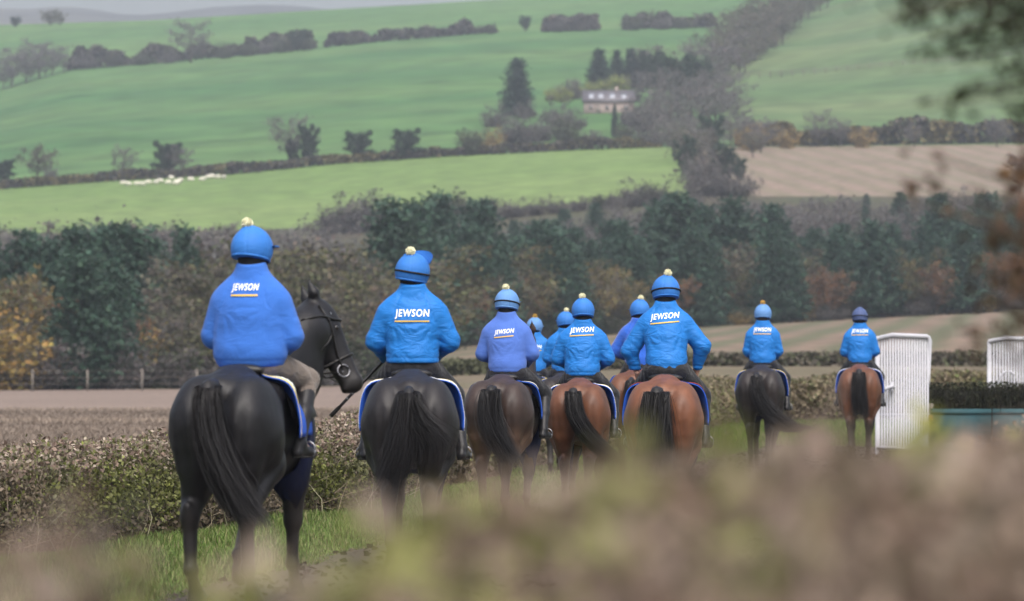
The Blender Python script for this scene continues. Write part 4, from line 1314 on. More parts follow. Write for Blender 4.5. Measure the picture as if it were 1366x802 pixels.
def horse_prims(P):
    W = P.get('w', 1.0)
    pr = [ell((0, -0.35, 1.21), (0.310 * W, 0.37, 0.325), 0.08), ell((0, 0.10, 1.13), (0.295 * W, 0.66, 0.345), 0.10), ell((0, 0.52, 1.13), (0.245, 0.34, 0.37), 0.1),
          cone((0, -0.62, 1.385), (0, -0.28, 1.425), 0.105, 0.12, 0.10), cone((0, -0.28, 1.42), (0, 0.1, 1.375), 0.12, 0.10, 0.1),
          cone((0, 0.12, 1.38), (0, 0.50, 1.47), 0.09, 0.085, 0.10)]
    for s in (-1, 1):
        pr += [ell((s * 0.172 * W, -0.47, 1.17), (0.188 * W, 0.36, 0.335), 0.045), ball((s * 0.225 * W, -0.13, 1.385), 0.06, 0.12),
               cone((s * 0.170 * W, -0.66, 1.22), (s * 0.158 * W, -0.66, 0.93), 0.150, 0.12, 0.045),
               ell((s * 0.17, 0.55, 1.10), (0.115, 0.22, 0.31), 0.08)]
    # hind legs: swing >0 forward, <0 back
    for s, sw in ((-1, P['hl']), (1, P['hr'])):
        x0 = s * 0.175 * W
        lift = max(0, P.get('lift', 0.0)) if sw > 0 else 0.0
        st = np.array([s * 0.20 * W, -0.32 + 0.10 * sw, 0.92])
        hk = np.array([s * (0.150 + P.get('wide', 0)), -0.70 + 0.26 * sw, 0.575 + 0.03 * abs(sw)])
        ft = np.array([s * (0.140 + P.get('wide', 0)), -0.70 + 0.46 * sw, 0.235 + 0.05 * (sw < -0.5) + lift])
        to = np.array([s * (0.140 + P.get('wide', 0)), ft[1] + 0.10 - 0.06 * max(0, -sw), 0.095 + 0.02 * (sw < -0.5) + lift])
        hf = np.array([s * (0.140 + P.get('wide', 0)), to[1] + 0.035, 0.035 + lift])
        pr += [cone((x0, -0.50, 1.12), st, 0.20 * W, 0.145, 0.06), cone((s * 0.155, -0.66, 1.02), (s * 0.160, (-0.66 + hk[1]) / 2 + 0.03, 0.79), 0.135, 0.095, 0.06),
               cone((s * 0.195 * W, st[1] - 0.08, 0.90), hk + np.array([0, 0.035, 0.06]), 0.150, 0.074, 0.05),
               cone(hk + np.array([0, -0.055, 0.07]), hk + np.array([0, -0.015, -0.05]), 0.033, 0.036, 0.03), ball(hk, (0.062, 0.068, 0.08), 0.03),
               cone(hk, ft, 0.052, 0.042, 0.03), ball(ft, (0.053, 0.056, 0.052), 0.02), cone(ft, to, 0.036, 0.040, 0.02), cone(to, hf, 0.050, 0.066, 0.012)]
    for s, sw in ((-1, P['fl']), (1, P['fr'])):
        sh = np.array([s * 0.165, 0.50, 0.98])
        kn = np.array([s * 0.145, 0.54 + 0.17 * sw, 0.53])
        bend = 0.14 if sw < -0.4 else 0.0
        ft = np.array([s * 0.135, 0.54 + 0.34 * sw - bend, 0.235 + bend * 0.5])
        to = ft + np.array([0, 0.075 - bend * 0.5, -0.125 + bend * 0.2])
        hf = to + np.array([0, 0.03, -0.055])
        pr += [cone(sh, (s * 0.155, 0.53 + 0.07 * sw, 0.80), 0.125, 0.098, 0.06), cone((s * 0.155, 0.53 + 0.07 * sw, 0.80), kn, 0.098, 0.060, 0.05), ball(kn, (0.060, 0.060, 0.072), 0.03),
               cone(kn, ft, 0.048, 0.039, 0.03), ball(ft, (0.049, 0.051, 0.048), 0.02), cone(ft, to, 0.035, 0.039, 0.02), cone(to, hf, 0.048, 0.062, 0.012)]
    # neck and head
    nk_ = P.get('neck', 1.0)
    poll = np.array(P['poll'], float)
    d = np.array(P['hdir'], float); d /= np.linalg.norm(d)
    lat = np.array(P['hlat'], float); lat -= d * (lat @ d); lat /= np.linalg.norm(lat)
    fwd = np.cross(lat, d)                         # forehead side
    if fwd @ np.array(P['hface'], float) < 0: fwd = -fwd
    R = np.stack([lat, fwd, d], axis=1)            # columns: lateral, forehead, down the face
    at = lambda a, b, c: poll + lat * a + fwd * b + d * c
    thr = at(0, -0.10, 0.14)
    cr_mid = (np.array([0, 0.52, 1.50]) + poll) / 2 + np.array([poll[0] * 0.15, 0.03, 0.07])
    pr += [cone((0, 0.46, 1.46), cr_mid, 0.10, 0.085, 0.10), cone(cr_mid, at(0, -0.03, -0.01), 0.085, 0.075, 0.08),
           cone((0, 0.70, 1.18), (np.array([0, 0.72, 1.2]) + thr) / 2 + np.array([0, 0.02, 0]), 0.19, 0.125 * nk_, 0.10), cone((np.array([0, 0.72, 1.2]) + thr) / 2 + np.array([0, 0.02, 0]), thr, 0.125 * nk_, 0.090 * nk_, 0.08),
           cone((0, 0.58, 1.34), (cr_mid + thr) / 2, 0.15, 0.115 * nk_, 0.10), cone((cr_mid + thr) / 2, at(0, -0.07, 0.06), 0.115 * nk_, 0.09 * nk_, 0.08)]
    pr += [ell(at(0, -0.005, 0.07), (0.090, 0.112, 0.135), 0.05, R), ell(at(0, -0.080, 0.205), (0.076, 0.135, 0.145), 0.05, R),
           cone(at(0, 0.018, 0.14), at(0, -0.006, 0.52), 0.076, 0.052, 0.05), cone(at(0, -0.075, 0.30), at(0, -0.072, 0.54), 0.066, 0.040, 0.05),
           ell(at(0, -0.022, 0.57), (0.058, 0.074, 0.066), 0.04, R), ell(at(0, -0.088, 0.58), (0.038, 0.038, 0.034), 0.02, R)]
    for s in (-1, 1):
        pr += [ell(at(s * 0.066, 0.018, 0.175), (0.026, 0.034, 0.03), 0.03, R),
               cone(at(s * 0.038, -0.008, -0.03), at(s * 0.076, 0.002, -0.105), 0.038, 0.040, 0.02), cone(at(s * 0.076, 0.002, -0.105), at(s * 0.074, 0.018, -0.215), 0.038, 0.007, 0.015),
               ell(at(s * 0.040, 0.008, 0.56), (0.018, 0.022, 0.028), 0.02, R)]
    return pr, at, R


TAILC = (0.012, 0.011, 0.012)


def tail_mesh(spine, seed, n=2800, spread=0.10, core=0.05, col=TAILC, wisp=None):
    """hair strands following a spine of points from the dock down"""
    rng = np.random.default_rng(seed)
    sp = np.array(spine, float)
    sp[0] += np.array([0, 0.08, -0.03])
    sp = np.insert(sp, 1, (sp[0] * 0.45 + sp[1] * 0.55) + np.array([0, 0.02, 0.018]), axis=0)
    tt = np.linspace(0, 1, len(sp))
    def at(t):
        t = np.asarray(t)
        # smooth interpolation
        tq = np.clip(t, 0, 1.0) * (len(sp) - 1)
        i = np.clip(tq.astype(int), 0, len(sp) - 2)
        u = tq - i
        m = np.gradient(sp, axis=0)
        a, b, ma, mb_ = sp[i], sp[i + 1], m[i], m[i + 1]
        u = u[..., None]
        h = (2 * u**3 - 3 * u**2 + 1) * a + (u**3 - 2 * u**2 + u) * ma + (-2 * u**3 + 3 * u**2) * b + (u**3 - u**2) * mb_
        over = np.maximum(t - 1, 0)[..., None]
        return h + over * m[-1] * (len(sp) - 1)
    mb = MB()
    k = 12
    tc = np.linspace(0, 0.9, 16)
    rc = core * 0.78 * np.interp(tc, [0, 0.12, 0.5, 0.8, 0.9], [0.6, 0.9, 0.9, 0.5, 0.15])
    mb.tube(at(tc), rc, 8, col)
    t0 = rng.uniform(0.0, 0.45, n) ** 1.3
    L = rng.uniform(0.72, 1.06, n)
    az = rng.uniform(0, 2 * math.pi, n)
    r0 = core * rng.uniform(0.55, 1.12, n)
    sprd = spread * rng.random(n) ** 0.6 * np.where(rng.random(n) < 0.08, 1.6, 1.0)
    T = t0[:, None] + (L - t0)[:, None] * np.linspace(0, 1, k)[None, :]
    C = at(T)
    g = smoothstep(0.0, 0.9, (T - t0[:, None]))
    rad = r0[:, None] * (0.30 + 0.70 * smoothstep(0.0, 0.22, T)) * (1 - 0.35 * g) + sprd[:, None] * g + 0.020 * rng.random((n, 1)) * np.sin(T * rng.uniform(5, 11, (n, 1)) + rng.uniform(0, 6.28, (n, 1))) * g
    rad = rad * (0.15 + 0.85 * smoothstep(0.0, 0.14, T - t0[:, None]))
    tw_ = az[:, None] + rng.normal(size=(n, 1)) * 1.1 * (T - t0[:, None])
    off = np.stack([np.cos(tw_) * rad, np.sin(tw_) * rad * 0.75, 0.25 * np.sin(az * 2)[:, None] * rad * g], axis=-1)
    Q = C + off
    if wisp is not None:                               # some strands blow off to the side
        wn = rng.random(n) < wisp[0]
        Q[wn] += (smoothstep(0.35, 1.0, T[wn])[..., None]) * np.array(wisp[1]) * rng.uniform(0.3, 1.1, (int(wn.sum()), 1, 1))
    d = np.gradient(Q, axis=1)
    d /= np.linalg.norm(d, axis=2)[..., None] + 1e-9
    side = np.cross(d, rng.normal(size=(n, 1, 3)))
    side /= np.linalg.norm(side, axis=2)[..., None] + 1e-9
    wd = (0.0021 * np.interp(np.linspace(0, 1, k), [0, 0.12, 0.3, 1.0], [0.25, 0.8, 1.0, 0.12]))[None, :, None] * rng.uniform(0.6, 1.3, (n, 1, 1))
    v = np.stack([Q - side * wd, Q + side * wd], axis=2).reshape(-1, 3)
    base = (np.arange(n) * k * 2)[:, None] + np.arange(k - 1)[None, :] * 2
    f = np.stack([base, base + 1, base + 3, base + 2], axis=-1).reshape(-1, 4)
    cc = np.repeat(np.array(col) * rng.uniform(0.75, 1.35, (n, 1)), k * 2, axis=0)
    mb.add(v, f, cc)
    return mb.mesh('tail', True)


NORMAL_HEAD = dict(poll=(0.0, 1.16, 1.98), hdir=(0, 0.55, -0.80), hlat=(1, 0, 0), hface=(0, 1, 0.3))
HORSES = {}


def make_horse(key, ximg, Y, yaw, scale, coat, points, label, group=None, pose=None, tail=None, tail_kw=None, head=None, w=1.0):
    P = dict(hl=-0.25, hr=0.35, fl=0.3, fr=-0.3, w=w)
    P.update(head or NORMAL_HEAD)
    P.update(pose or {})
    pr, at, R = horse_prims(P)
    def muscle(X, Y, Z):
        back = smoothstep(-0.55, -0.68, Y) * smoothstep(0.80, 0.95, Z) * smoothstep(1.36, 1.22, Z)
        flank = smoothstep(-0.75, -0.55, Y) * smoothstep(-0.1, -0.3, Y)
        return (0.016 * np.exp(-((np.abs(X) - (0.205 + 0.05 * (Z - 1.1))) / 0.026) ** 2) * back + 0.012 * np.exp(-((Z - 1.02 - 0.9 * (Y + 0.3)) / 0.035) ** 2) * flank * smoothstep(0.2, 0.26, np.abs(X))
                + 0.008 * np.exp(-(X / 0.018) ** 2) * smoothstep(-0.62, -0.5, Y) * smoothstep(-0.1, -0.25, Y) * smoothstep(1.4, 1.5, Z))
    V, F = sdf_mesh(pr, 0.0205, cuts=[(0, 0, -1, -0.0)], wrinkle=muscle)
    coat, points = np.array(coat), np.array(points)
    # dark points: legs below hock and knee, muzzle, ear tips, mane line
    k = smoothstep(0.80, 0.52, V[:, 2]) * (1 if True else 0)
    mz = np.array(at(0, -0.02, 0.56)); k = np.maximum(k, smoothstep(0.24, 0.08, np.linalg.norm(V - mz, axis=1)) * 0.85)
    inner = smoothstep(0.10, 0.02, np.abs(V[:, 0])) * smoothstep(-0.62, -0.74, V[:, 1]) * smoothstep(1.35, 1.2, V[:, 2]) * 0.7
    k = np.clip(np.maximum(k, inner), 0, 1)[:, None]
    c = coat[None, :] * (1 - k) + points[None, :] * k
    tan = (smoothstep(1.08, 0.85, V[:, 2]) * smoothstep(0.45, 0.7, V[:, 2]))[:, None] * 0.35 * P.get('tan', 0.0)
    c = c * (1 - tan) + np.array([0.16, 0.085, 0.045]) * tan
    hoof = smoothstep(0.085, 0.075, V[:, 2])[:, None]
    c = c * (1 - hoof) + np.array([0.035, 0.032, 0.03]) * hoof
    if P.get('sock'):
        b = smoothstep(0.05, 0.02, np.linalg.norm((V - np.array(P['sock'])) * np.array([1, 1, 0.55]), axis=1))[:, None]
        c = c * (1 - b) + np.array([0.55, 0.53, 0.5]) * b
    me = mesh_np('horse', V, F, c, True)
    a = yaw + math.atan((ximg - CX) / FPX)
    loc = Vector((X_at(ximg, Y), Y, 0.0))
    o = obj('horse', me, M_COAT, None, loc, -a)
    o.scale = (scale,) * 3
    tag(o, label, 'horse', group)
    sp = tail or [(0, -0.80, 1.46), (0, -0.90, 1.36), (0, -0.93, 1.15), (0, -0.92, 0.90), (0, -0.90, 0.65)]
    obj('tail', tail_mesh(sp, hash_key(key), **(tail_kw or {})), M_HAIR, o)
    # mane
    rng = np.random.default_rng(hash_key(key) + 5)
    poll = np.array(P['poll'], float)
    n = 150
    t = rng.random(n)
    A = np.array([0, 0.50, 1.56]); mid = (np.array([0, 0.52, 1.50]) + poll) / 2 + np.array([poll[0] * 0.15, 0.0, 0.155]); B = poll + np.array([0, -0.03, 0.06])
    b = ((1 - t) ** 2)[:, None] * A + (2 * t * (1 - t))[:, None] * mid + (t ** 2)[:, None] * B
    b[:, 2] -= 0.02
    mm = MB()
    L = rng.uniform(0.07, 0.15, n)
    dr = np.stack([-0.75 + rng.normal(size=n) * 0.2, -0.15 + rng.normal(size=n) * 0.1, -0.75 + rng.normal(size=n) * 0.1], axis=-1)
    m1 = b + np.stack([-0.035 * np.ones(n), -0.01 * np.ones(n), 0.005 * np.ones(n)], axis=-1)
    e = m1 + dr * L[:, None]
    sd = np.array([0.0, 0.010, 0.006])
    v = np.stack([b - sd, b + sd, m1 + sd, m1 - sd, e], axis=1).reshape(-1, 3)
    kk = np.arange(n) * 5
    mm.add(v, np.stack([kk, kk + 1, kk + 2, kk + 3], axis=-1), TAILC)
    mm.t.append(np.stack([kk + 3, kk + 2, kk + 4], axis=-1))
    mm.build('mane', M_HAIR, o)
    for s in (-1, 1):
        ev, ef = sdf_mesh([ball(at(s * 0.082, 0.022, 0.178), 0.021, 0.01)], 0.008)
        obj('eye', mesh_np('eye', ev, ef, None, True), M_EYE, o)
    HORSES[key] = dict(obj=o, loc=loc, a=a, scale=scale, V=V, F=F, at=at, R=R, bvh=BVHTree.FromPolygons([tuple(p) for p in V], [tuple(int(i) for i in q) for q in F]))
    return o


def hash_key(k):
    return sum(ord(ch) * (i + 3) for i, ch in enumerate(k)) % 9973


def at_horse(key, empty_name, base, label, cat, group=None):
    """an Empty placed at a point given in the horse's frame; children use coordinates relative to 'base'"""
    H = HORSES[key]
    e = bpy.data.objects.new(empty_name, None); COL.objects.link(e)
    e.empty_display_size = 0.1
    place_at(e, key, base)
    tag(e, label, cat, group)
    return e


def place_at(o, key, base):
    H = HORSES[key]
    ca, sa = math.cos(-H['a']), math.sin(-H['a'])
    b = np.array(base) * H['scale']
    o.location = (H['loc'].x + b[0] * ca - b[1] * sa, H['loc'].y + b[0] * sa + b[1] * ca, H['loc'].z + b[2])
    o.rotation_euler = (0, 0, -H['a'])
    o.scale = (H['scale'],) * 3


# ------------------------------------------------------------------ tack
M_BLUE_CLOTH = mat('saddle_cloth_blue', (0.016, 0.085, 0.46), 0.8, nscale=20, namt=0.12, bump=0.2, bscale=200, bdist=0.002)
M_NAVY = mat('navy_webbing', (0.007, 0.011, 0.045), 0.8)
M_YEL = mat('yellow_binding', (0.62, 0.50, 0.16), 0.8)
M_WHT = mat('white_binding', (0.68, 0.70, 0.72), 0.8)
M_RED = mat('red_binding', (0.42, 0.035, 0.035), 0.8)
BIND = {'y': M_YEL, 'w': M_WHT, 'r': M_RED, 'n': M_NAVY}


def wrap_points(key, ys, ths, off):
    """points on the horse's skin: for each y and angle about the barrel axis, pushed out by off(yfrac, tfrac)"""
    bvh = HORSES[key]['bvh']
    G = np.zeros((len(ys), len(ths), 3))
    for i, y in enumerate(ys):
        for j, th in enumerate(ths):
            dr = Vector((math.sin(th), 0, math.cos(th)))
            org = Vector((0, y(th) if callable(y) else y, 1.15)) + dr * 0.9
            h = bvh.ray_cast(org, -dr)
            p = h[0] if h[0] is not None else Vector((0, org.y, 1.15)) + dr * 0.32
            G[i, j] = np.array(p) + np.array(dr) * off(i / (len(ys) - 1), abs(th))
    return G


def sheet(G, thick, base, name, m, parent):
    n0, n1 = G.shape[:2]
    # outward direction from the barrel axis
    out_ = G - np.array([0, 0, 1.15]); out_[..., 1] = 0
    out_ /= np.linalg.norm(out_, axis=2)[..., None] + 1e-9
    A, B = G.reshape(-1, 3), (G + out_ * thick).reshape(-1, 3)
    i = np.arange(n0 - 1)[:, None] * n1 + np.arange(n1 - 1)[None, :]
    q = np.stack([i, i + 1, i + n1 + 1, i + n1], axis=-1).reshape(-1, 4)
    N = n0 * n1
    rim = []
    loop = [j for j in range(n1)] + [k * n1 + n1 - 1 for k in range(1, n0)] + [(n0 - 1) * n1 + j for j in range(n1 - 2, -1, -1)] + [k * n1 for k in range(n0 - 2, 0, -1)]
    for a, b in zip(loop, loop[1:] + loop[:1]):
        rim.append([a, b, b + N, a + N])
    v = np.concatenate([A, B]) - np.array(base)
    return obj(name, mesh_np(name, v, np.concatenate([q[:, ::-1], q + N, np.array(rim)]), None, True), m, parent)


def make_saddle(key, label, bands='y', group=None, drop=1.72, rear=-0.20, navy=False, stirrup=None):
    base = (0, 0.08, 1.46)
    e = at_horse(key, 'saddle', base, label, 'saddle', group)
    tmax = drop
    flare = lambda f, th: 0.014 + 0.085 * (1 - f) ** 1.5 * smoothstep(0.35, 1.2, th) + 0.010 * smoothstep(0.9, 1.7, th)
    ths = np.linspace(-tmax, tmax, 41)
    yr = lambda f: (lambda th: rear + f * 0.62 + (0.05 * smoothstep(0.6, 1.7, abs(th)) + 0.13 * (1 - smoothstep(0.12, 0.55, abs(th)))) * (1 - f))
    G = wrap_points(key, [yr(f) for f in np.linspace(0, 1, 12)], ths, flare)
    cloth = sheet(G, 0.010, base, 'saddle_cloth', M_BLUE_CLOTH, e)
    # coloured bindings along the rear and lower edges
    w = 0.020
    for b_i, ch in enumerate(bands):
        f0 = 0.004 + b_i * 0.042
        S = wrap_points(key, [yr(f0 + d) for d in (0.0, 0.016, 0.034)], ths, lambda f, th, f0=f0: flare(f0 + f * 0.034, th) + 0.0085)
        sheet(S, 0.006, base, 'binding', BIND[ch], cloth)
    # seat with raised cantle
    V, F = sdf_mesh([ell((0, 0.06, 1.50), (0.14, 0.25, 0.045), 0.05), ell((0, -0.165, 1.538), (0.165, 0.055, 0.042), 0.05), ell((0, 0.27, 1.555), (0.07, 0.07, 0.045), 0.05)], 0.014)
    obj('seat', mesh_np('seat', V - np.array(base), F, None, True), M_LEATHER, e)
    for s in (-1, 1):
        tf = np.linspace(0.35, 1.35, 9) * s
        yf = [(lambda th, f=f: -0.02 + f * 0.42 + 0.10 * smoothstep(0.5, 1.3, abs(th)) * f) for f in np.linspace(0, 1, 6)]
        S = wrap_points(key, yf, tf, lambda f, th: 0.075 if False else 0.032)
        sheet(S if s > 0 else S[:, ::-1], 0.012, base, 'flap', M_LEATHER, e)
    # girth under the belly
    S = wrap_points(key, [0.36, 0.42, 0.49], np.linspace(1.2, 2 * math.pi - 1.2, 30), lambda f, th: 0.008)
    sheet(S, 0.010, base, 'girth', M_NAVY, e)
    # stirrups: leather strap and iron round each foot
    for s, ft in zip((-1, 1), stirrup):
        ft = np.array(ft, float)
        top = np.array([s * 0.20, 0.22, 1.45])
        mb = MB().tube([top - base, (ft + np.array([0, 0.0, 0.10])) - base], 0.011, 5)
        strap = mb.build('stirrup_leather', M_LEATHER, e)
        a = np.linspace(-0.9, math.pi + 0.9, 14)
        ring = [[ft[0] + 0.046 * math.cos(t), ft[1] + 0.03, ft[2] + 0.015 + 0.054 * math.sin(t) - 0.0] for t in a]
        MB().tube(np.array(ring + [ring[0]]) - base, 0.0060, 6).build('stirrup_iron', M_STEEL, e, True)
    return e


def make_bridle(key, label):
    H = HORSES[key]
    at = H['at']
    base = at(0, 0, 0)
    e = at_horse(key, 'bridle', base, label, 'bridle')
    def strap(pts, r, nm, m=M_LEATHER, flat=0.5):
        p = np.array(pts) - base
        return MB().tube(p, r, 6).build(nm, m, e, True)
    bvh = H['bvh']
    R = H['R']
    def ringpts(c, tiltb=0.0, n=28, off=0.006, back=True):
        out_ = []
        for k in range(n + 1):
            t = 2 * math.pi * k / n
            dl = R[:, 0] * math.cos(t) + R[:, 1] * math.sin(t)
            cen = np.array(at(0, -0.05, c)) + R[:, 2] * tiltb * math.sin(t)
            o_ = Vector(cen + dl * 0.35)
            h = bvh.ray_cast(o_, -Vector(dl), 0.35)
            p = np.array(h[0]) if h[0] is not None else cen + dl * 0.09
            out_.append(p + dl * off)
        return out_
    strap(ringpts(0.385), 0.010, 'noseband')
    strap(ringpts(0.085, 0.06), 0.010, 'browband')
    strap(ringpts(0.215, -0.10)[14:] , 0.008, 'throat_lash')
    fur = MB()
    for s in (-1, 1):
        def side(b, c, off=0.010):
            o_ = Vector(at(s * 0.4, b, c)); d_ = Vector(-s * R[:, 0])
            h = bvh.ray_cast(o_, d_, 0.42)
            return (np.array(h[0]) if h[0] is not None else np.array(at(s * 0.07, b, c))) + s * R[:, 0] * off
        cp = [side(b, c) for b, c in [(-0.03, -0.005), (-0.035, 0.05), (-0.03, 0.12), (-0.035, 0.2), (-0.05, 0.3), (-0.06, 0.38), (-0.066, 0.445)]]
        strap(cp, 0.009, 'cheekpiece')
        rc = side(-0.070, 0.465, 0.016)
        ring = [rc + 0.043 * (R[:, 1] * math.cos(t) + R[:, 2] * math.sin(t)) for t in np.linspace(0, 2 * math.pi, 20)]
        strap(ring, 0.0048, 'bit_ring', M_STEEL)
        strap([rc + (np.array(at(0, -0.07, 0.47)) - rc) * 0.2, rc + (np.array(at(0, -0.07, 0.47)) - rc) * 0.7], 0.007, 'bit', M_STEEL)
        hand = np.array([s * 0.10, 0.46, 1.66])
        q0 = rc - R[:, 1] * 0.03
        nk = np.array([s * 0.15, 0.86, 1.58])
        strap([q0, q0 * 0.6 + nk * 0.4 + np.array([s * 0.02, 0, -0.04]), nk, hand], 0.006, 'rein')
    bb = np.array(at(0.072, 0.035, 0.06)); 
    strap([at(s_ * 0.085, 0.03 + 0.03 * (1 - abs(s_)), 0.075) for s_ in (-1.1, -0.6, 0, 0.6, 1.1)], 0.014, 'browband_cover', mat('browband_pale', (0.42, 0.45, 0.50), 0.7))
    return e

# ------------------------------------------------------------------ riders
M_SKIN = mat('skin', (0.42, 0.235, 0.175), 0.55, nscale=20, namt=0.08, spec=0.35)


def cloth_mat(name, color, rough, sheen, fold, fine, spec=0.25):
    """woven cloth: soft stretched folds plus a fine nap"""
    m = mat(name, color, rough, nscale=7.0, namt=0.06, spec=spec, sheen=sheen)
    t = m.node_tree
    p = t.nodes['Principled BSDF']
    tc = t.nodes.new('ShaderNodeTexCoord')
    mp = t.nodes.new('ShaderNodeMapping'); mp.inputs['Scale'].default_value = (5.0, 5.0, 9.0); mp.inputs['Rotation'].default_value = (0.3, 0.5, 0.2)
    n1 = t.nodes.new('ShaderNodeTexNoise'); n1.inputs['Scale'].default_value = 1.3; n1.inputs['Detail'].default_value = 5; n1.inputs['Distortion'].default_value = 1.2
    n2 = t.nodes.new('ShaderNodeTexNoise'); n2.inputs['Scale'].default_value = 160.0; n2.inputs['Detail'].default_value = 3
    t.links.new(tc.outputs['Object'], mp.inputs[0]); t.links.new(mp.outputs[0], n1.inputs['Vector']); t.links.new(tc.outputs['Object'], n2.inputs['Vector'])
    b1 = t.nodes.new('ShaderNodeBump'); b1.inputs['Strength'].default_value = fold; b1.inputs['Distance'].default_value = 0.05
    b2 = t.nodes.new('ShaderNodeBump'); b2.inputs['Strength'].default_value = fine; b2.inputs['Distance'].default_value = 0.004
    t.links.new(n1.outputs['Fac'], b1.inputs['Height']); t.links.new(n2.outputs['Fac'], b2.inputs['Height'])
    t.links.new(b1.outputs[0], b2.inputs['Normal']); t.links.new(b2.outputs[0], p.inputs['Normal'])
    return m


M_FLEECE = cloth_mat('blue_fleece', (0.034, 0.128, 0.45), 0.95, 0.08, 0.22, 0.6)
M_FLEECE2 = cloth_mat('periwinkle_fleece', (0.064, 0.136, 0.43), 0.95, 0.08, 0.16, 0.6)
M_SHELL = cloth_mat('azure_shell', (0.007, 0.137, 0.44), 0.62, 0.02, 0.42, 0.12, 0.3)
M_DARKTROU = cloth_mat('black_breeches', (0.016, 0.016, 0.019), 0.8, 0.1, 0.5, 0.3)
M_TAUPE = cloth_mat('taupe_breeches', (0.150, 0.122, 0.102), 0.85, 0.2, 0.4, 0.3)
M_HAT = cloth_mat('blue_hat_silk', (0.028, 0.148, 0.46), 0.65, 0.02, 0.12, 0.2)
M_HATL = cloth_mat('pale_blue_hat_silk', (0.100, 0.225, 0.47), 0.65, 0.02, 0.12, 0.2)
M_HATG = cloth_mat('lavender_grey_hat', (0.055, 0.080, 0.18), 0.65, 0.02, 0.12, 0.2)
M_POM = mat('pompom_wool', (0.76, 0.74, 0.54), 0.95, nscale=40, namt=0.15, bump=1.0, bscale=90, bdist=0.01)
M_POMG = mat('golden_pompom_wool', (0.55, 0.36, 0.10), 0.95, nscale=40, namt=0.15, bump=1.0, bscale=90, bdist=0.01)
M_SNOOD = mat('black_snood', (0.012, 0.012, 0.014), 0.9, bump=0.4, bscale=60, bdist=0.004)
M_LETTER = mat('white_print', (0.78, 0.80, 0.82), 0.6)
M_ORANGE = mat('orange_print', (0.62, 0.40, 0.06), 0.6)
M_BOOT = mat('boot_leather', (0.012, 0.0115, 0.013), 0.45, nscale=9, namt=0.3, spec=0.28, bump=0.2, bscale=40, bdist=0.004)
M_SOLE = mat('boot_sole', (0.03, 0.028, 0.026), 0.9)


def hand_prims():
    """right hand closed round a rein; wrist at origin, knuckles toward +y, palm facing -x (inwards), thumb on top"""
    pr = [cone((0, -0.03, 0), (0, 0.02, 0), 0.026, 0.028, 0.02), ell((0, 0.055, -0.004), (0.020, 0.048, 0.042), 0.015)]
    for k, (z, L) in enumerate([(0.030, 0.030), (0.010, 0.034), (-0.012, 0.031), (-0.032, 0.025)]):
        a = np.array([0.006, 0.098 - 0.004 * k, z]); b = a + np.array([-0.012, L, -0.002]); c = b + np.array([-0.034, -0.006, -0.002]); d = c + np.array([0.002, -0.030, 0])
        pr += [cone((0.004, 0.075, z), a, 0.0115, 0.0105, 0.008), cone(a, b, 0.0105, 0.0095, 0.004), cone(b, c, 0.0092, 0.0085, 0.004), cone(c, d, 0.0085, 0.0075, 0.004)]
    pr += [cone((-0.006, 0.020, 0.030), (-0.020, 0.052, 0.050), 0.015, 0.0115, 0.012), cone((-0.020, 0.052, 0.050), (-0.028, 0.086, 0.046), 0.0112, 0.009, 0.004)]
    return pr


HAND_V, HAND_F = sdf_mesh(hand_prims(), 0.0042)


def text_mesh(word, width, height):
    cu = bpy.data.curves.new('txt', 'FONT')
    cu.body = word
    cu.align_x = 'CENTER'
    cu.size = 1.0
    cu.offset = 0.022
    cu.shear = 0.12
    cu.space_character = 1.14
    cu.resolution_u = 3
    o = bpy.data.objects.new('txt', cu)
    COL.objects.link(o)
    dg = bpy.context.evaluated_depsgraph_get()
    dg.update()
    me = o.evaluated_get(dg).to_mesh()
    v = np.array([p.co[:] for p in me.vertices])
    f = [list(p.vertices) for p in me.polygons]
    o.evaluated_get(dg).to_mesh_clear()
    bpy.data.objects.remove(o); bpy.data.curves.remove(cu)
    tris = []
    for p in f:
        for k in range(1, len(p) - 1): tris.append([p[0], p[k], p[k + 1]])
    lo, hi = v.min(0), v.max(0)
    v = (v - (lo + hi) / 2) / np.array([hi[0] - lo[0], hi[1] - lo[1], 1]) * np.array([width, height, 1])
    return v[:, :2], np.array(tris)


TXT = {}


def on_back(bvh, x, z, off):
    h = bvh.ray_cast(Vector((x, -2.0, z)), Vector((0, 1, 0)), 4.0)
    return np.array([x, h[0].y - off, z]) if h[0] is not None else None


def rot(az, pitch=0.0, roll=0.0):
    return np.array(Euler((pitch, roll, az), 'XYZ').to_matrix())


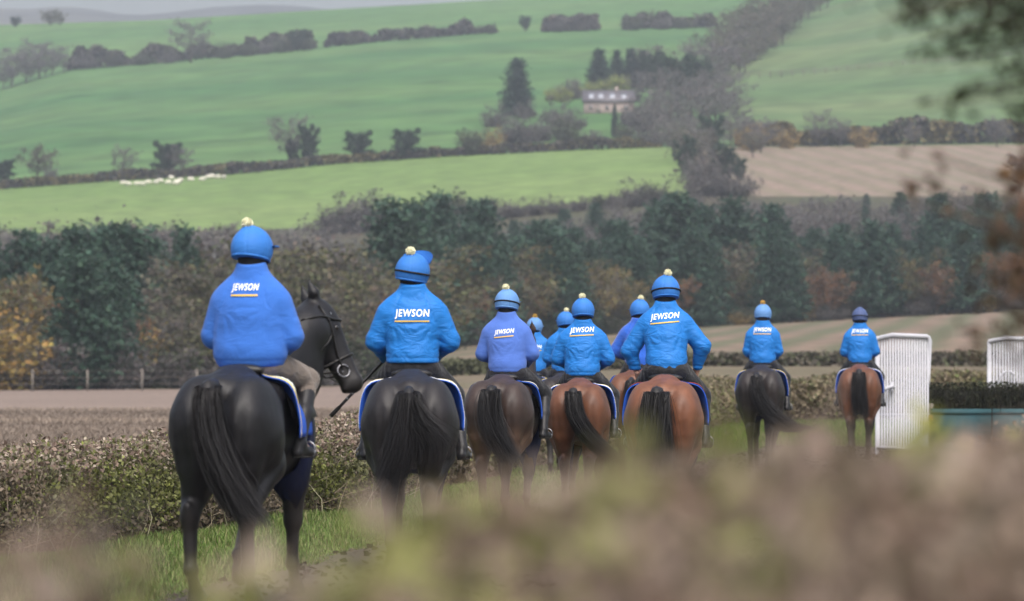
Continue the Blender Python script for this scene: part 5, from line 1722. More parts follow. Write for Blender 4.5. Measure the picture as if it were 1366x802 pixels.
def make_rider(key, label, group=None, lean=0.06, side=0.0, drop=0.0, belly=0.93, turn=0.0, pitch=0.0, tilt=0.0, jacket=None, fleece=False, trousers=None, hat=None, pom=None, peak=True, strap=False,
               elbow=(0.275, 0.275), elbow_z=(1.80, 1.80), wrist=None, bulk=1.0, knee=(0.325, 0.50, 1.37), ankle=(0.355, 0.26, 0.97), letter=(0.27, 0.075, 2.0, 0.0), snood=True, hem=1.592, sho=1.0, lift=0.0, headup=0.0, peak_up=0.0):
    base = np.array((0, 0.06, 1.50))
    y0 = 0.05
    jm, tm, hm = jacket or M_SHELL, trousers or M_DARKTROU, hat or M_HAT
    P = np.array([0, y0, 1.60 + lift])
    S = np.array([side, y0 + lean, 2.092 + lift])
    N = np.array([side * 1.1, y0 + lean * 1.2, 2.215 + lift])
    Hc = np.array([side * 1.2, y0 + lean * 1.35 + 0.03, 2.338 + lift + headup])
    mid = lambda t: P + (S - P) * t
    Rh = rot(-turn, pitch, tilt)
    hp = lambda x, y, z: Hc + Rh @ np.array([x, y, z])
    wr = wrist or [(-0.10, y0 + 0.40, 1.66), (0.10, y0 + 0.40, 1.66)]
    elb = [np.array([-elbow[0], y0 + lean * 0.8 + 0.03, elbow_z[0]]), np.array([elbow[1], y0 + lean * 0.8 + 0.03, elbow_z[1]])]
    elb = [e + np.array([side * 0.8, 0, 0]) for e in elb]
    shd = [S + np.array([s * 0.200 * sho, 0, -0.088 - drop]) for s in (-1, 1)]
    kn = [np.array([s * knee[0], knee[1], knee[2]]) for s in (-1, 1)]
    an = [np.array([s * ankle[0], ankle[1], ankle[2]]) for s in (-1, 1)]
    # the body inside the clothes, one continuous figure
    bp_ = [ell(P, (0.15, 0.12, 0.12), 0.08), ell(mid(0.5), (0.14, 0.10, 0.24), 0.08), ell(mid(0.82), (0.17, 0.11, 0.15), 0.08), cone(N - np.array([0, 0, 0.08]), hp(0, -0.02, -0.07), 0.058, 0.055, 0.04),
           ell(hp(0, -0.012, 0.035), (0.078, 0.098, 0.10), 0.04, Rh), ell(hp(0, 0.03, -0.055), (0.058, 0.066, 0.068), 0.04, Rh), cone(hp(0, 0.085, 0.01), hp(0, 0.112, -0.028), 0.012, 0.017, 0.02),
           ell(hp(0, 0.088, -0.068), (0.026, 0.014, 0.010), 0.015, Rh), ell(hp(0, 0.072, -0.105), (0.024, 0.02, 0.018), 0.02, Rh), ell(hp(0.082, -0.005, -0.01), (0.012, 0.022, 0.032), 0.01, Rh), ell(hp(-0.082, -0.005, -0.01), (0.012, 0.022, 0.032), 0.01, Rh)]
    for k in (0, 1):
        bp_ += [cone(shd[k], elb[k], 0.055, 0.042, 0.04), cone(elb[k], wr[k], 0.042, 0.028, 0.03), cone(P + np.array([(-1, 1)[k] * 0.09, 0.02, -0.02]), kn[k], 0.085, 0.052, 0.05), cone(kn[k], an[k], 0.050, 0.034, 0.03),
                cone(an[k], an[k] + np.array([(-1, 1)[k] * 0.03, 0.14, -0.055]), 0.034, 0.026, 0.03)]
    V, F = sdf_mesh(bp_, 0.016)
    vs, fs, n0 = [V], [F], len(V)
    for k in (0, 1):
        s = (-1, 1)[k]
        w = np.array(wr[k])
        d = w - elb[k]; d /= np.linalg.norm(d)
        fy = d * 0.55 + np.array([0, 0.6, -0.25]); fy /= np.linalg.norm(fy)
        fx = np.cross(fy, [0, 0, 1.0]); fx /= np.linalg.norm(fx)
        fz = np.cross(fx, fy)
        hv = HAND_V * np.array([s, 1, 1])
        hv = w + d * 0.035 + hv[:, :1] * fx + hv[:, 1:2] * fy + hv[:, 2:] * fz
        hf = HAND_F if s > 0 else HAND_F[:, ::-1]
        vs.append(hv); fs.append(hf + n0); n0 += len(hv)
    person = obj('person', mesh_np('person', np.concatenate(vs) - base, np.concatenate(fs), None, True), M_SKIN)
    place_at(person, key, base)
    tag(person, label, 'person', group)
    # jacket
    b = bulk
    seed = hash_key(key)
    pr = [ell(mid(0.06) + np.array([0, 0, 0.01]), (0.200 * b * belly, 0.155 * b, 0.15), 0.08), ell(mid(0.36), (0.208 * b * belly, 0.152 * b, 0.24), 0.09), ell(mid(0.70), (0.210 * b, 0.150 * b, 0.20), 0.09),
          cone(S + np.array([-0.09, 0, -0.035 - drop * 0.5]), S + np.array([-0.175 * sho, 0, -0.078 - drop]), 0.092 * b, 0.094 * b, 0.07), cone(S + np.array([0.09, 0, -0.035 - drop * 0.5]), S + np.array([0.175 * sho, 0, -0.078 - drop]), 0.092 * b, 0.094 * b, 0.07),
          cone(S + np.array([0, 0, -0.02]), N + np.array([0, 0, -0.03]), 0.105, 0.086, 0.06), cone(N + np.array([0, 0, -0.022]), S + np.array([-0.145 * sho, 0, -0.032 - drop]), 0.084, 0.094, 0.05), cone(N + np.array([0, 0, -0.022]), S + np.array([0.145 * sho, 0, -0.032 - drop]), 0.084, 0.094, 0.05)]
    for k in (0, 1):
        w = np.array(wr[k])
        pr += [cone(shd[k], elb[k], 0.092 * b, 0.086 * b, 0.022), cone(elb[k], w, 0.078 * b, 0.052, 0.025)]
    pr += [cone(N + np.array([0, -0.006, -0.05]), N + np.array([0, -0.004, 0.016]), 0.099, 0.097, 0.03)]
    amp = 0.0042 if fleece else 0.0075
    ez, ex = [elb[0][2], elb[1][2]], [elb[0][0], elb[1][0]]
    pit = [S + np.array([q * 0.165 * sho, 0, -0.155]) for q in (-1, 1)]

    # folds: drag lines fanning from the armpits, rolls over the waistband, creases at the elbows; seams from collar to armpit
    def folds(X, Y, Z):
        tot = 0.0
        wob = 0.5 * np.sin(X * 17 + seed) + 0.4 * np.sin(Z * 21 + X * 9 + seed * 0.7)
        for q in (0, 1):
            dx, dz = (X - pit[q][0]) * (1 if q == 0 else -1), Z - pit[q][2]
            r = np.sqrt(dx * dx + dz * dz)
            th = np.arctan2(dz, dx)
            fan = smoothstep(0.03, 0.07, r) * smoothstep(0.27, 0.10, r) * smoothstep(-2.2, -1.4, th) * smoothstep(0.6, -0.1, th)
            tot = tot + (0.62 - np.abs(np.sin(th * 5.2 + 0.8 * wob + seed))) * fan
            de = np.sqrt((X - ex[q]) ** 2 + (Y - elb[q][1]) ** 2 + (Z - ez[q]) ** 2)
            tot = tot + 0.8 * (0.62 - np.abs(np.sin(Z * 34 + (X - ex[q]) * 22 + wob + seed))) * np.exp(-((de - 0.05) / 0.10) ** 2)
            # shoulder seam
            u = np.clip((N[2] - 0.03 - Z) / (N[2] - 0.03 - pit[q][2]), 0, 1)
            xs = N[0] + (-1, 1)[q] * (0.085 + (0.185 * sho - 0.085) * u)
            tot = tot + 1.0 * np.exp(-((X - xs) / 0.007) ** 2) * smoothstep(0, 0.05, u) * smoothstep(1.0, 0.95, u)
        wz = Z - (hem + lift)
        waist = smoothstep(0.03, 0.06, wz) * smoothstep(0.24, 0.08, wz)
        tot = tot + 0.6 * (0.62 - np.abs(np.sin(wz * 26 + 1.6 * np.sin(X * 7.5 + seed) + 1.1 * wob))) * waist
        tot = tot + 0.8 * np.exp(-((wz - 0.040) / 0.008) ** 2)                        # drawcord at the hem
        back = 0.22 * np.sin(X * 16 + 9 * Z + seed + wob) * np.sin(Z * 7 + seed * 1.7)
        tot = tot + back
        return amp * tot
    V, F = sdf_mesh(pr, 0.0092 if key in ('one', 'two', 'three', 'four', 'five') else 0.0125, cuts=[(0, 0, -1, -(hem + lift)), (0, -0.25, 1, N[2] + 0.046 - 0.25 * N[1])], wrinkle=folds)
    jk = obj('jacket', mesh_np('jacket', V - base, F, None, True), jm, person)
    bvh = BVHTree.FromPolygons([tuple(p) for p in V], [tuple(int(i) for i in q) for q in F])
    # printed word and stripe on the back
    wd, ht, zc, slope = letter
    if wd:
        if 'w' not in TXT: TXT['w'] = text_mesh('JEWSON', 1.0, 1.0)
        tv, tf = TXT['w']
        cx = side * (zc + lift - P[2]) / (S[2] - P[2])
        def put(u, v_):
            x = cx + u; z = zc + lift + v_ + slope * u
            p = on_back(bvh, x, z, 0.008)
            return p if p is not None else np.array([x, y0 - 0.2, z])
        # subdivide the flat letters so they follow the cloth
        vv = np.array([put(a * wd, c * ht) for a, c in tv])
        obj('lettering', mesh_np('lettering', vv - base, tf, None, False), M_LETTER, jk)
        g = [[put(a, -ht * 0.5 - 0.012 - q) for a in np.linspace(-wd / 2, wd / 2, 16)] for q in (0.0, 0.011)]
        g = np.array(g).reshape(-1, 3)
        i = np.arange(15)
        obj('stripe', mesh_np('stripe', g - base, np.stack([i, i + 16, i + 17, i + 1], axis=-1)), M_ORANGE, jk)
    # breeches and boots
    pr = [ell(P + np.array([0, 0, -0.01]), (0.178, 0.150, 0.115), 0.06)]
    for k in (0, 1):
        s = (-1, 1)[k]
        pr += [cone(P + np.array([s * 0.105, 0.02, -0.015]), kn[k], 0.116, 0.078, 0.05), cone(kn[k], kn[k] * 0.75 + an[k] * 0.25, 0.072, 0.064, 0.03)]
    V, F = sdf_mesh(pr, 0.0145, wrinkle=lambda X, Y, Z: 0.004 * np.sin(Y * 60 + 6 * np.sin(X * 12) + Z * 20))
    obj('breeches', mesh_np('breeches', V - base, F, None, True), tm, person)
    for k in (0, 1):
        s = (-1, 1)[k]
        heel = an[k] + np.array([-s * 0.004, -0.045, -0.062]); toe = an[k] + np.array([s * 0.045, 0.175, -0.066])
        ball_ = an[k] + np.array([s * 0.028, 0.10, -0.062])
        pr = [cone(kn[k] * 0.80 + an[k] * 0.20, kn[k] * 0.45 + an[k] * 0.55, 0.066, 0.060, 0.03), cone(kn[k] * 0.45 + an[k] * 0.55, an[k], 0.060, 0.043, 0.03), cone(an[k], heel, 0.043, 0.036, 0.03),
              cone(an[k] + np.array([0, 0.02, -0.03]), ball_, 0.042, 0.037, 0.03), cone(ball_, toe, 0.038, 0.026, 0.02), cone(heel, ball_, 0.034, 0.035, 0.02)]
        zc_ = heel[2] - 0.026
        V, F = sdf_mesh(pr, 0.0105, cuts=[(0, 0, -1, -zc_)])
        bt = obj('boot', mesh_np('boot', V - base, F, None, True), M_BOOT, person)
        sv, sf = sdf_mesh([cone(heel + np.array([0, 0, -0.02]), ball_ + np.array([0, 0, -0.018]), 0.033, 0.036, 0.01), cone(ball_ + np.array([0, 0, -0.018]), toe + np.array([0, 0, -0.014]), 0.036, 0.022, 0.01)], 0.0105, cuts=[(0, 0, 1, zc_ + 0.004), (0, 0, -1, -(zc_ - 0.010))])
        obj('sole', mesh_np('sole', sv - base, sf, None, True), M_SOLE, bt)
    # snood or hair over the neck
    pr = [cone(N + np.array([0, 0, -0.03]), hp(0, -0.005, -0.05), 0.082, 0.092, 0.03), ell(hp(0, 0.010, -0.06), (0.096, 0.112, 0.062), 0.03, Rh)]
    V, F = sdf_mesh(pr, 0.011)
    obj('snood' if snood else 'hair', mesh_np('snood', V - base, F, None, True), M_SNOOD if snood else mat('dark_hair', (0.025, 0.018, 0.014), 0.7), person)
    # skull cap with silk cover, seams, peak and bobble
    dome = ell(hp(0, -0.008, 0.012), (0.133, 0.152, 0.148), 0.06, Rh)
    rimn = Rh @ np.array([0, -0.20, -1.0]); rimn /= np.linalg.norm(rimn)
    rimp = hp(0, -0.01, -0.066)
    V, F = sdf_mesh([dome, cone(hp(0, -0.02, 0.10), hp(0, -0.035, 0.148), 0.062, 0.020, 0.06)], 0.0095, cuts=[(*rimn, float(rimn @ rimp))])
    # pressed seam lines
    L = (V - hp(0, -0.008, 0.03)) @ Rh
    ang = np.arctan2(L[:, 0], -L[:, 1])
    seam = np.zeros(len(V))
    for a in (-2.6, -1.57, -0.52, 0.52, 1.57, 2.6): seam = np.maximum(seam, np.exp(-((ang - a) * np.hypot(L[:, 0], L[:, 1]) / 0.006) ** 2))
    nrm = L / (np.linalg.norm(L, axis=1)[:, None] + 1e-9)
    V = V + (nrm * (-0.004 * seam)[:, None]) @ Rh.T
    ht_o = obj('hat', mesh_np('hat', V - base, F, None, True), hm, person)
    th = np.linspace(0, 2 * math.pi, 33)
    # elastic rim
    q = []
    for t in th:
        x, y = 0.132 * math.sin(t), -0.008 - 0.151 * math.cos(t)
        z = -0.066 - 0.20 * (y + 0.01) + 0.010
        f = math.sqrt(max(0.05, 1 - ((z - 0.012) / 0.148) ** 2))
        q.append(hp(x * f * 1.0, -0.008 + (y + 0.008) * f, z))
    MB().tube(np.array(q) - base, 0.0075, 6).build('rim', hm, ht_o, True)
    if strap:
        q = []
        for t in th:
            x, y = 0.135 * math.sin(t), -0.008 - 0.154 * math.cos(t)
            z = 0.005 - 0.22 * (y + 0.01)
            f = math.sqrt(max(0.05, 1 - ((z - 0.012) / 0.150) ** 2))
            q.append(hp(x * f, -0.008 + (y + 0.008) * f, z))
        mbs = MB().tube(np.array(q) - base, 0.0085, 6)
        mbs.build('goggle_strap', M_SNOOD, ht_o, True)
    if peak:
        pv = []
        nn = 13
        for j in range(3):
            for i_ in range(nn):
                a = -1.15 + 2.3 * i_ / (nn - 1)
                r = 0.0 + 0.030 * j * (math.cos(a * 1.25) + 0.15)
                pv.append(hp(0.127 * math.sin(a) * (1 + 0.1 * j), -0.008 + 0.146 * math.cos(a) + r * (1 - 0.6 * peak_up), 0.012 + 0.004 * j + peak_up * (0.06 + 0.030 * j * (math.cos(a) + 0.2))))
        pv = np.array(pv)
        up = Rh @ np.array([0, 0, 0.007])
        i_ = (np.arange(2)[:, None] * nn + np.arange(nn - 1)[None, :])
        qf = np.stack([i_, i_ + 1, i_ + nn + 1, i_ + nn], axis=-1).reshape(-1, 4)
        m_ = 3 * nn
        v2 = np.concatenate([pv, pv + up])
        rim = [[2 * nn + k, 2 * nn + k + 1, 2 * nn + k + 1 + m_, 2 * nn + k + m_] for k in range(nn - 1)]
        obj('peak', mesh_np('peak', v2 - base, np.concatenate([qf[:, ::-1], qf + m_, np.array(rim)]), None, True), hm, ht_o)
    if pom is not False:
        rng = np.random.default_rng(seed + 2)
        pc = hp(0, -0.045, 0.180)
        mb = MB()
        n = 420
        d = rng.normal(size=(n, 3)); d /= np.linalg.norm(d, axis=1)[:, None]
        cv, cf = sdf_mesh([ball((0, 0, 0), 0.033, 0.01)], 0.008)
        cu = np.array([0.6, 0.6, 0.6])
        mb.add(cv + pc - base, cf, cu)
        w_ = np.cross(d, rng.normal(size=(n, 3))); w_ /= np.linalg.norm(w_, axis=1)[:, None]
        a_ = pc - base + d * 0.024; e_ = pc - base + d * rng.uniform(0.036, 0.043, (n, 1))
        mb.add(np.stack([a_ - w_ * 0.005, a_ + w_ * 0.005, e_ + w_ * 0.003, e_ - w_ * 0.003], axis=1).reshape(-1, 3), np.arange(n * 4).reshape(-1, 4), cu)
        mb.build('pompom', pom or M_POM, ht_o)
    return person


# ------------------------------------------------------------------ the string of horses
BLACK, DKBR, BROWN = (0.0065, 0.0060, 0.0075), (0.017, 0.0125, 0.0120), (0.032, 0.020, 0.0165)
BAY, BRIGHT = (0.098, 0.038, 0.019), (0.125, 0.048, 0.024)
PTS = (0.012, 0.010, 0.010)
H1_HEAD = dict(poll=(0.145, 1.13, 1.955), hdir=(0.46, 0.06, -0.86), hlat=(-0.68, 0.73, 0.0), hface=(1, 0.2, 0.4))


def px(x, y, Y, key, depth):
    """horse-frame point for a tail: pixel offsets are measured at the tail's distance"""
    return None


string = [
    dict(key='one', x=331, Y=37.7, yaw=17, sc=0.995, coat=BLACK, w=1.01, pose=dict(wide=0.03, hl=-0.05, hr=0.30, fl=-0.5, fr=0.12, sock=(-0.19, -0.70, 0.42)), head=dict(H1_HEAD, neck=1.22),
         tail=[(0.0, -0.80, 1.47), (0.0, -0.92, 1.40), (0.02, -0.95, 1.15), (0.10, -0.95, 0.90), (0.22, -0.93, 0.68), (0.32, -0.92, 0.55)], tkw=dict(spread=0.10, core=0.07, n=3600)),
    dict(key='two', x=550, Y=43.9, yaw=2, sc=0.975, coat=(0.0115, 0.0095, 0.0108), w=1.02, pose=dict(hl=-0.3, hr=0.4, fl=0.2, fr=-0.5),
         tail=[(0.0, -0.80, 1.44), (0.0, -0.90, 1.36), (-0.03, -0.93, 1.12), (-0.07, -0.93, 0.90), (-0.14, -0.92, 0.68)], tkw=dict(spread=0.11, core=0.06, n=3600, wisp=(0.28, (0.42, 0, 0.18)))),
    dict(key='three', x=676, Y=58.0, yaw=11, sc=0.94, coat=BROWN, w=1.04, pose=dict(hl=0.2, hr=-0.3, tan=1.0),
         tail=[(0.0, -0.80, 1.43), (0.0, -0.92, 1.38), (0.0, -0.95, 1.12), (0.10, -0.95, 0.85), (0.24, -0.93, 0.62)], tkw=dict(spread=0.12, core=0.075)),
    dict(key='four', x=776, Y=60.3, yaw=5, sc=0.915, coat=BAY, w=1.0, pose=dict(hl=0.35, hr=-0.35, fl=-0.5, fr=0.3),
         tail=[(-0.02, -0.80, 1.38), (-0.02, -0.92, 1.40), (0.02, -0.97, 1.15), (0.16, -0.97, 0.92), (0.36, -0.95, 0.72), (0.46, -0.94, 0.62)], tkw=dict(spread=0.09, core=0.075)),
    dict(key='five', x=889, Y=51.1, yaw=3, sc=0.945, coat=BRIGHT, w=1.0, pose=dict(hl=-0.2, hr=0.3),
         tail=[(-0.03, -0.80, 1.42), (-0.05, -0.92, 1.38), (-0.06, -0.95, 1.12), (-0.06, -0.95, 0.86), (-0.07, -0.93, 0.62)], tkw=dict(spread=0.15, core=0.085)),
    dict(key='six', x=1017, Y=87.5, yaw=4, sc=1.01, coat=DKBR, w=1.0, pose=dict(hl=0.3, hr=-0.2),
         tail=[(-0.03, -0.80, 1.45), (-0.03, -0.90, 1.36), (0.02, -0.95, 1.08), (0.18, -0.95, 0.80), (0.42, -0.93, 0.60), (0.58, -0.93, 0.58)], tkw=dict(spread=0.11, core=0.07, wisp=(0.3, (0.25, 0, 0.05)))),
    dict(key='seven', x=1147, Y=95.5, yaw=1, sc=1.02, coat=BAY, w=0.96, pose=dict(hl=-0.3, hr=0.25),
         tail=[(0.0, -0.80, 1.47), (0.0, -0.92, 1.40), (0.0, -0.95, 1.15), (0.02, -0.94, 0.92), (0.03, -0.92, 0.72)], tkw=dict(spread=0.09, core=0.085)),
    dict(key='eight', x=712, Y=88.0, yaw=6, sc=0.93, coat=BLACK, w=1.0, pose=dict(hl=0.3, hr=-0.3), tail=None, tkw=dict(n=400)),
    dict(key='nine', x=753, Y=80.0, yaw=5, sc=0.935, coat=DKBR, w=1.0, pose=dict(hl=-0.3, hr=0.3), tail=None, tkw=dict(n=400)),
    dict(key='ten', x=853, Y=75.0, yaw=8, sc=0.98, coat=BAY, w=1.0, pose=dict(hl=0.2, hr=-0.3), tail=None, tkw=dict(n=400)),
]
HL = {
    'one': 'black horse with head turned aside, walking along the hedge verge',
    'two': 'near-black horse with wispy blown tail under the rider with the whip',
    'three': 'dark brown horse beside the bay with the swinging tail',
    'four': 'bay horse swinging its black tail sideways',
    'five': 'bright bay horse with straight hanging black tail',
    'six': 'dark brown horse with long tail streaming sideways near the grass verge',
    'seven': 'bay horse beside the white jump wing',
    'eight': 'black horse mostly hidden beyond the dark brown horse',
    'nine': 'dark horse hidden beyond the bay with the swinging tail',
    'ten': 'bay horse half hidden beyond the bright bay',
}
for h in string:
    make_horse(h['key'], h['x'], h['Y'], math.radians(h['yaw']), h['sc'], h['coat'], PTS, HL[h['key']], None, h['pose'], h['tail'], h['tkw'], h.get('head'), h['w'])

ank = (0.355, 0.26, 0.97)
SH = lambda a: [(-a[0] - 0.03, a[1] + 0.09, a[2] - 0.06), (a[0] + 0.03, a[1] + 0.09, a[2] - 0.06)]
A1 = (0.315, 0.14, 1.05)
A2 = (0.385, 0.24, 0.95)
SADL = {
    'one': ('blue saddle cloth edged yellow and white under the taupe-breeched rider', 'yw', A1),
    'two': ('blue saddle cloth with yellow edge and red strap under the rider with the whip', 'wyr', A2),
    'three': ('navy striped saddle cloth with red and yellow lines on the dark brown horse', 'nwyr', ank),
    'four': ('saddle and cream-edged blue cloth on the bay swinging its tail', 'wyr', ank),
    'five': ('saddle and plain blue cloth with red line on the bright bay', 'nr', ank),
    'six': ('blue saddle cloth on the dark horse with streaming tail', 'y', ank),
    'seven': ('blue saddle cloth on the bay beside the white wing', 'w', ank),
    'eight': ('saddle on the black horse hidden beyond the others', 'y', ank),
    'nine': ('saddle on the dark horse hidden beyond the tail-swinging bay', 'y', ank),
    'ten': ('striped blue saddle cloth on the half-hidden bay', 'nyr', ank),
}
for k, (lab, bands, a) in SADL.items():
    make_saddle(k, lab, bands, stirrup=SH(a))
make_bridle('one', 'black leather bridle with steel bit ring on the turned head of the black horse')

make_rider('one', 'rider in royal blue fleece and taupe breeches on the black horse', lean=0.05, turn=math.radians(28), pitch=0.0, tilt=math.radians(-3), jacket=M_FLEECE, fleece=True, trousers=M_TAUPE, bulk=1.10, drop=0.022, belly=1.10,
           elbow=(0.258, 0.262), elbow_z=(1.77, 1.76), knee=(0.265, 0.50, 1.475), ankle=A1, letter=(0.185, 0.062, 2.085, 0.0), hem=1.56, sho=0.92, side=-0.01)
make_rider('two', 'rider in azure jacket and black breeches holding a whip out to the side', lean=0.05, turn=math.radians(32), pitch=math.radians(8), tilt=math.radians(8), strap=True, peak_up=1.0, elbow=(0.285, 0.285), elbow_z=(1.80, 1.80),
           bulk=1.06, hem=1.622, ankle=A2, letter=(0.275, 0.078, 2.01, 0.0), sho=0.98, wrist=[(-0.20, 0.40, 1.64), (0.12, 0.44, 1.64)])
make_rider('three', 'rider in periwinkle fleece on the dark brown horse', lean=0.10, turn=math.radians(10), jacket=M_FLEECE2, fleece=True, strap=True, hat=M_HATL, pom=M_POM, letter=(0.215, 0.065, 2.03, 0.10), elbow=(0.262, 0.262), side=-0.03, bulk=1.05, sho=0.92)
make_rider('four', 'rider in azure jacket with dark snood on the bay swinging its tail', lean=0.08, turn=0.0, letter=(0.28, 0.078, 2.12, 0.05), elbow=(0.285, 0.285), bulk=1.05, tilt=math.radians(-2))
make_rider('five', 'rider in azure jacket leaning with elbows out and bare hands on the bright bay', lean=0.16, side=-0.02, turn=math.radians(-22), tilt=math.radians(3), letter=(0.275, 0.075, 2.10, 0.09), elbow=(0.345, 0.345), elbow_z=(1.80, 1.84), strap=True,
           wrist=[(-0.30, 0.26, 1.60), (0.285, 0.26, 1.655)], bulk=1.0, lift=0.02)
make_rider('six', 'rider in azure jacket and pale blue hat on the dark horse with streaming tail', lean=0.04, letter=(0.27, 0.080, 2.10, 0.0), elbow=(0.225, 0.225), elbow_z=(1.78, 1.78), hat=M_HATL, pom=M_POMG, sho=0.88, peak=False, snood=False, wrist=[(-0.12, 0.36, 1.62), (0.12, 0.36, 1.62)])
make_rider('seven', 'rider in azure jacket and plain lavender-grey hat beside the white wing', lean=0.04, letter=(0.27, 0.080, 2.11, 0.0), elbow=(0.245, 0.245), elbow_z=(1.78, 1.78), hat=M_HATG, pom=False, sho=0.9, strap=True)
make_rider('eight', 'rider in azure jacket and pale blue hat glimpsed beyond the periwinkle fleece', lean=0.06, turn=math.radians(12), letter=(0.27, 0.075, 2.0, 0.0), hat=M_HATL, pom=M_POMG, tilt=math.radians(6), elbow=(0.26, 0.26))
make_rider('nine', 'rider in azure jacket and blue hat half hidden behind the snooded rider', lean=0.06, turn=math.radians(-25), letter=(0.0, 0, 0, 0), elbow=(0.26, 0.26))
make_rider('ten', 'rider in deep blue fleece leaning out beyond the rider with bare hands', lean=0.14, turn=math.radians(-30), letter=(0.0, 0, 0, 0), jacket=cloth_mat('deep_blue_fleece', (0.014, 0.085, 0.42), 0.92, 0.3, 0.35, 0.6), elbow=(0.33, 0.30), side=-0.03)

# the whip held out by the second rider
H = HORSES['two']
wb = np.array([-0.235, 0.42, 1.655])
wt = MB()
tip = np.array([-0.655, 0.18, 1.20])
d = tip - wb
wt.tube([wb * 0 - d * 0.10, wb * 0, d * 0.35, d * 0.85], [0.017, 0.0165, 0.014, 0.0125], 8)
whip = bpy.data.objects.new('riding_whip', None); COL.objects.link(whip)
place_at(whip, 'two', wb)
tag(whip, 'black riding whip pointing down beside the azure-jacketed rider', 'whip')
wt.build('shaft', M_LEATHER, whip, True)
MB().tube([d * 0.84, d * 1.0], [0.016, 0.019], 8).build('flap', M_LEATHER, whip, True)
for k in range(4):
    MB().tube([d * (0.42 + 0.09 * k), d * (0.435 + 0.09 * k)], [0.0155, 0.0155], 8).build('binding', mat('whip_binding', (0.20, 0.20, 0.21), 0.5), whip)

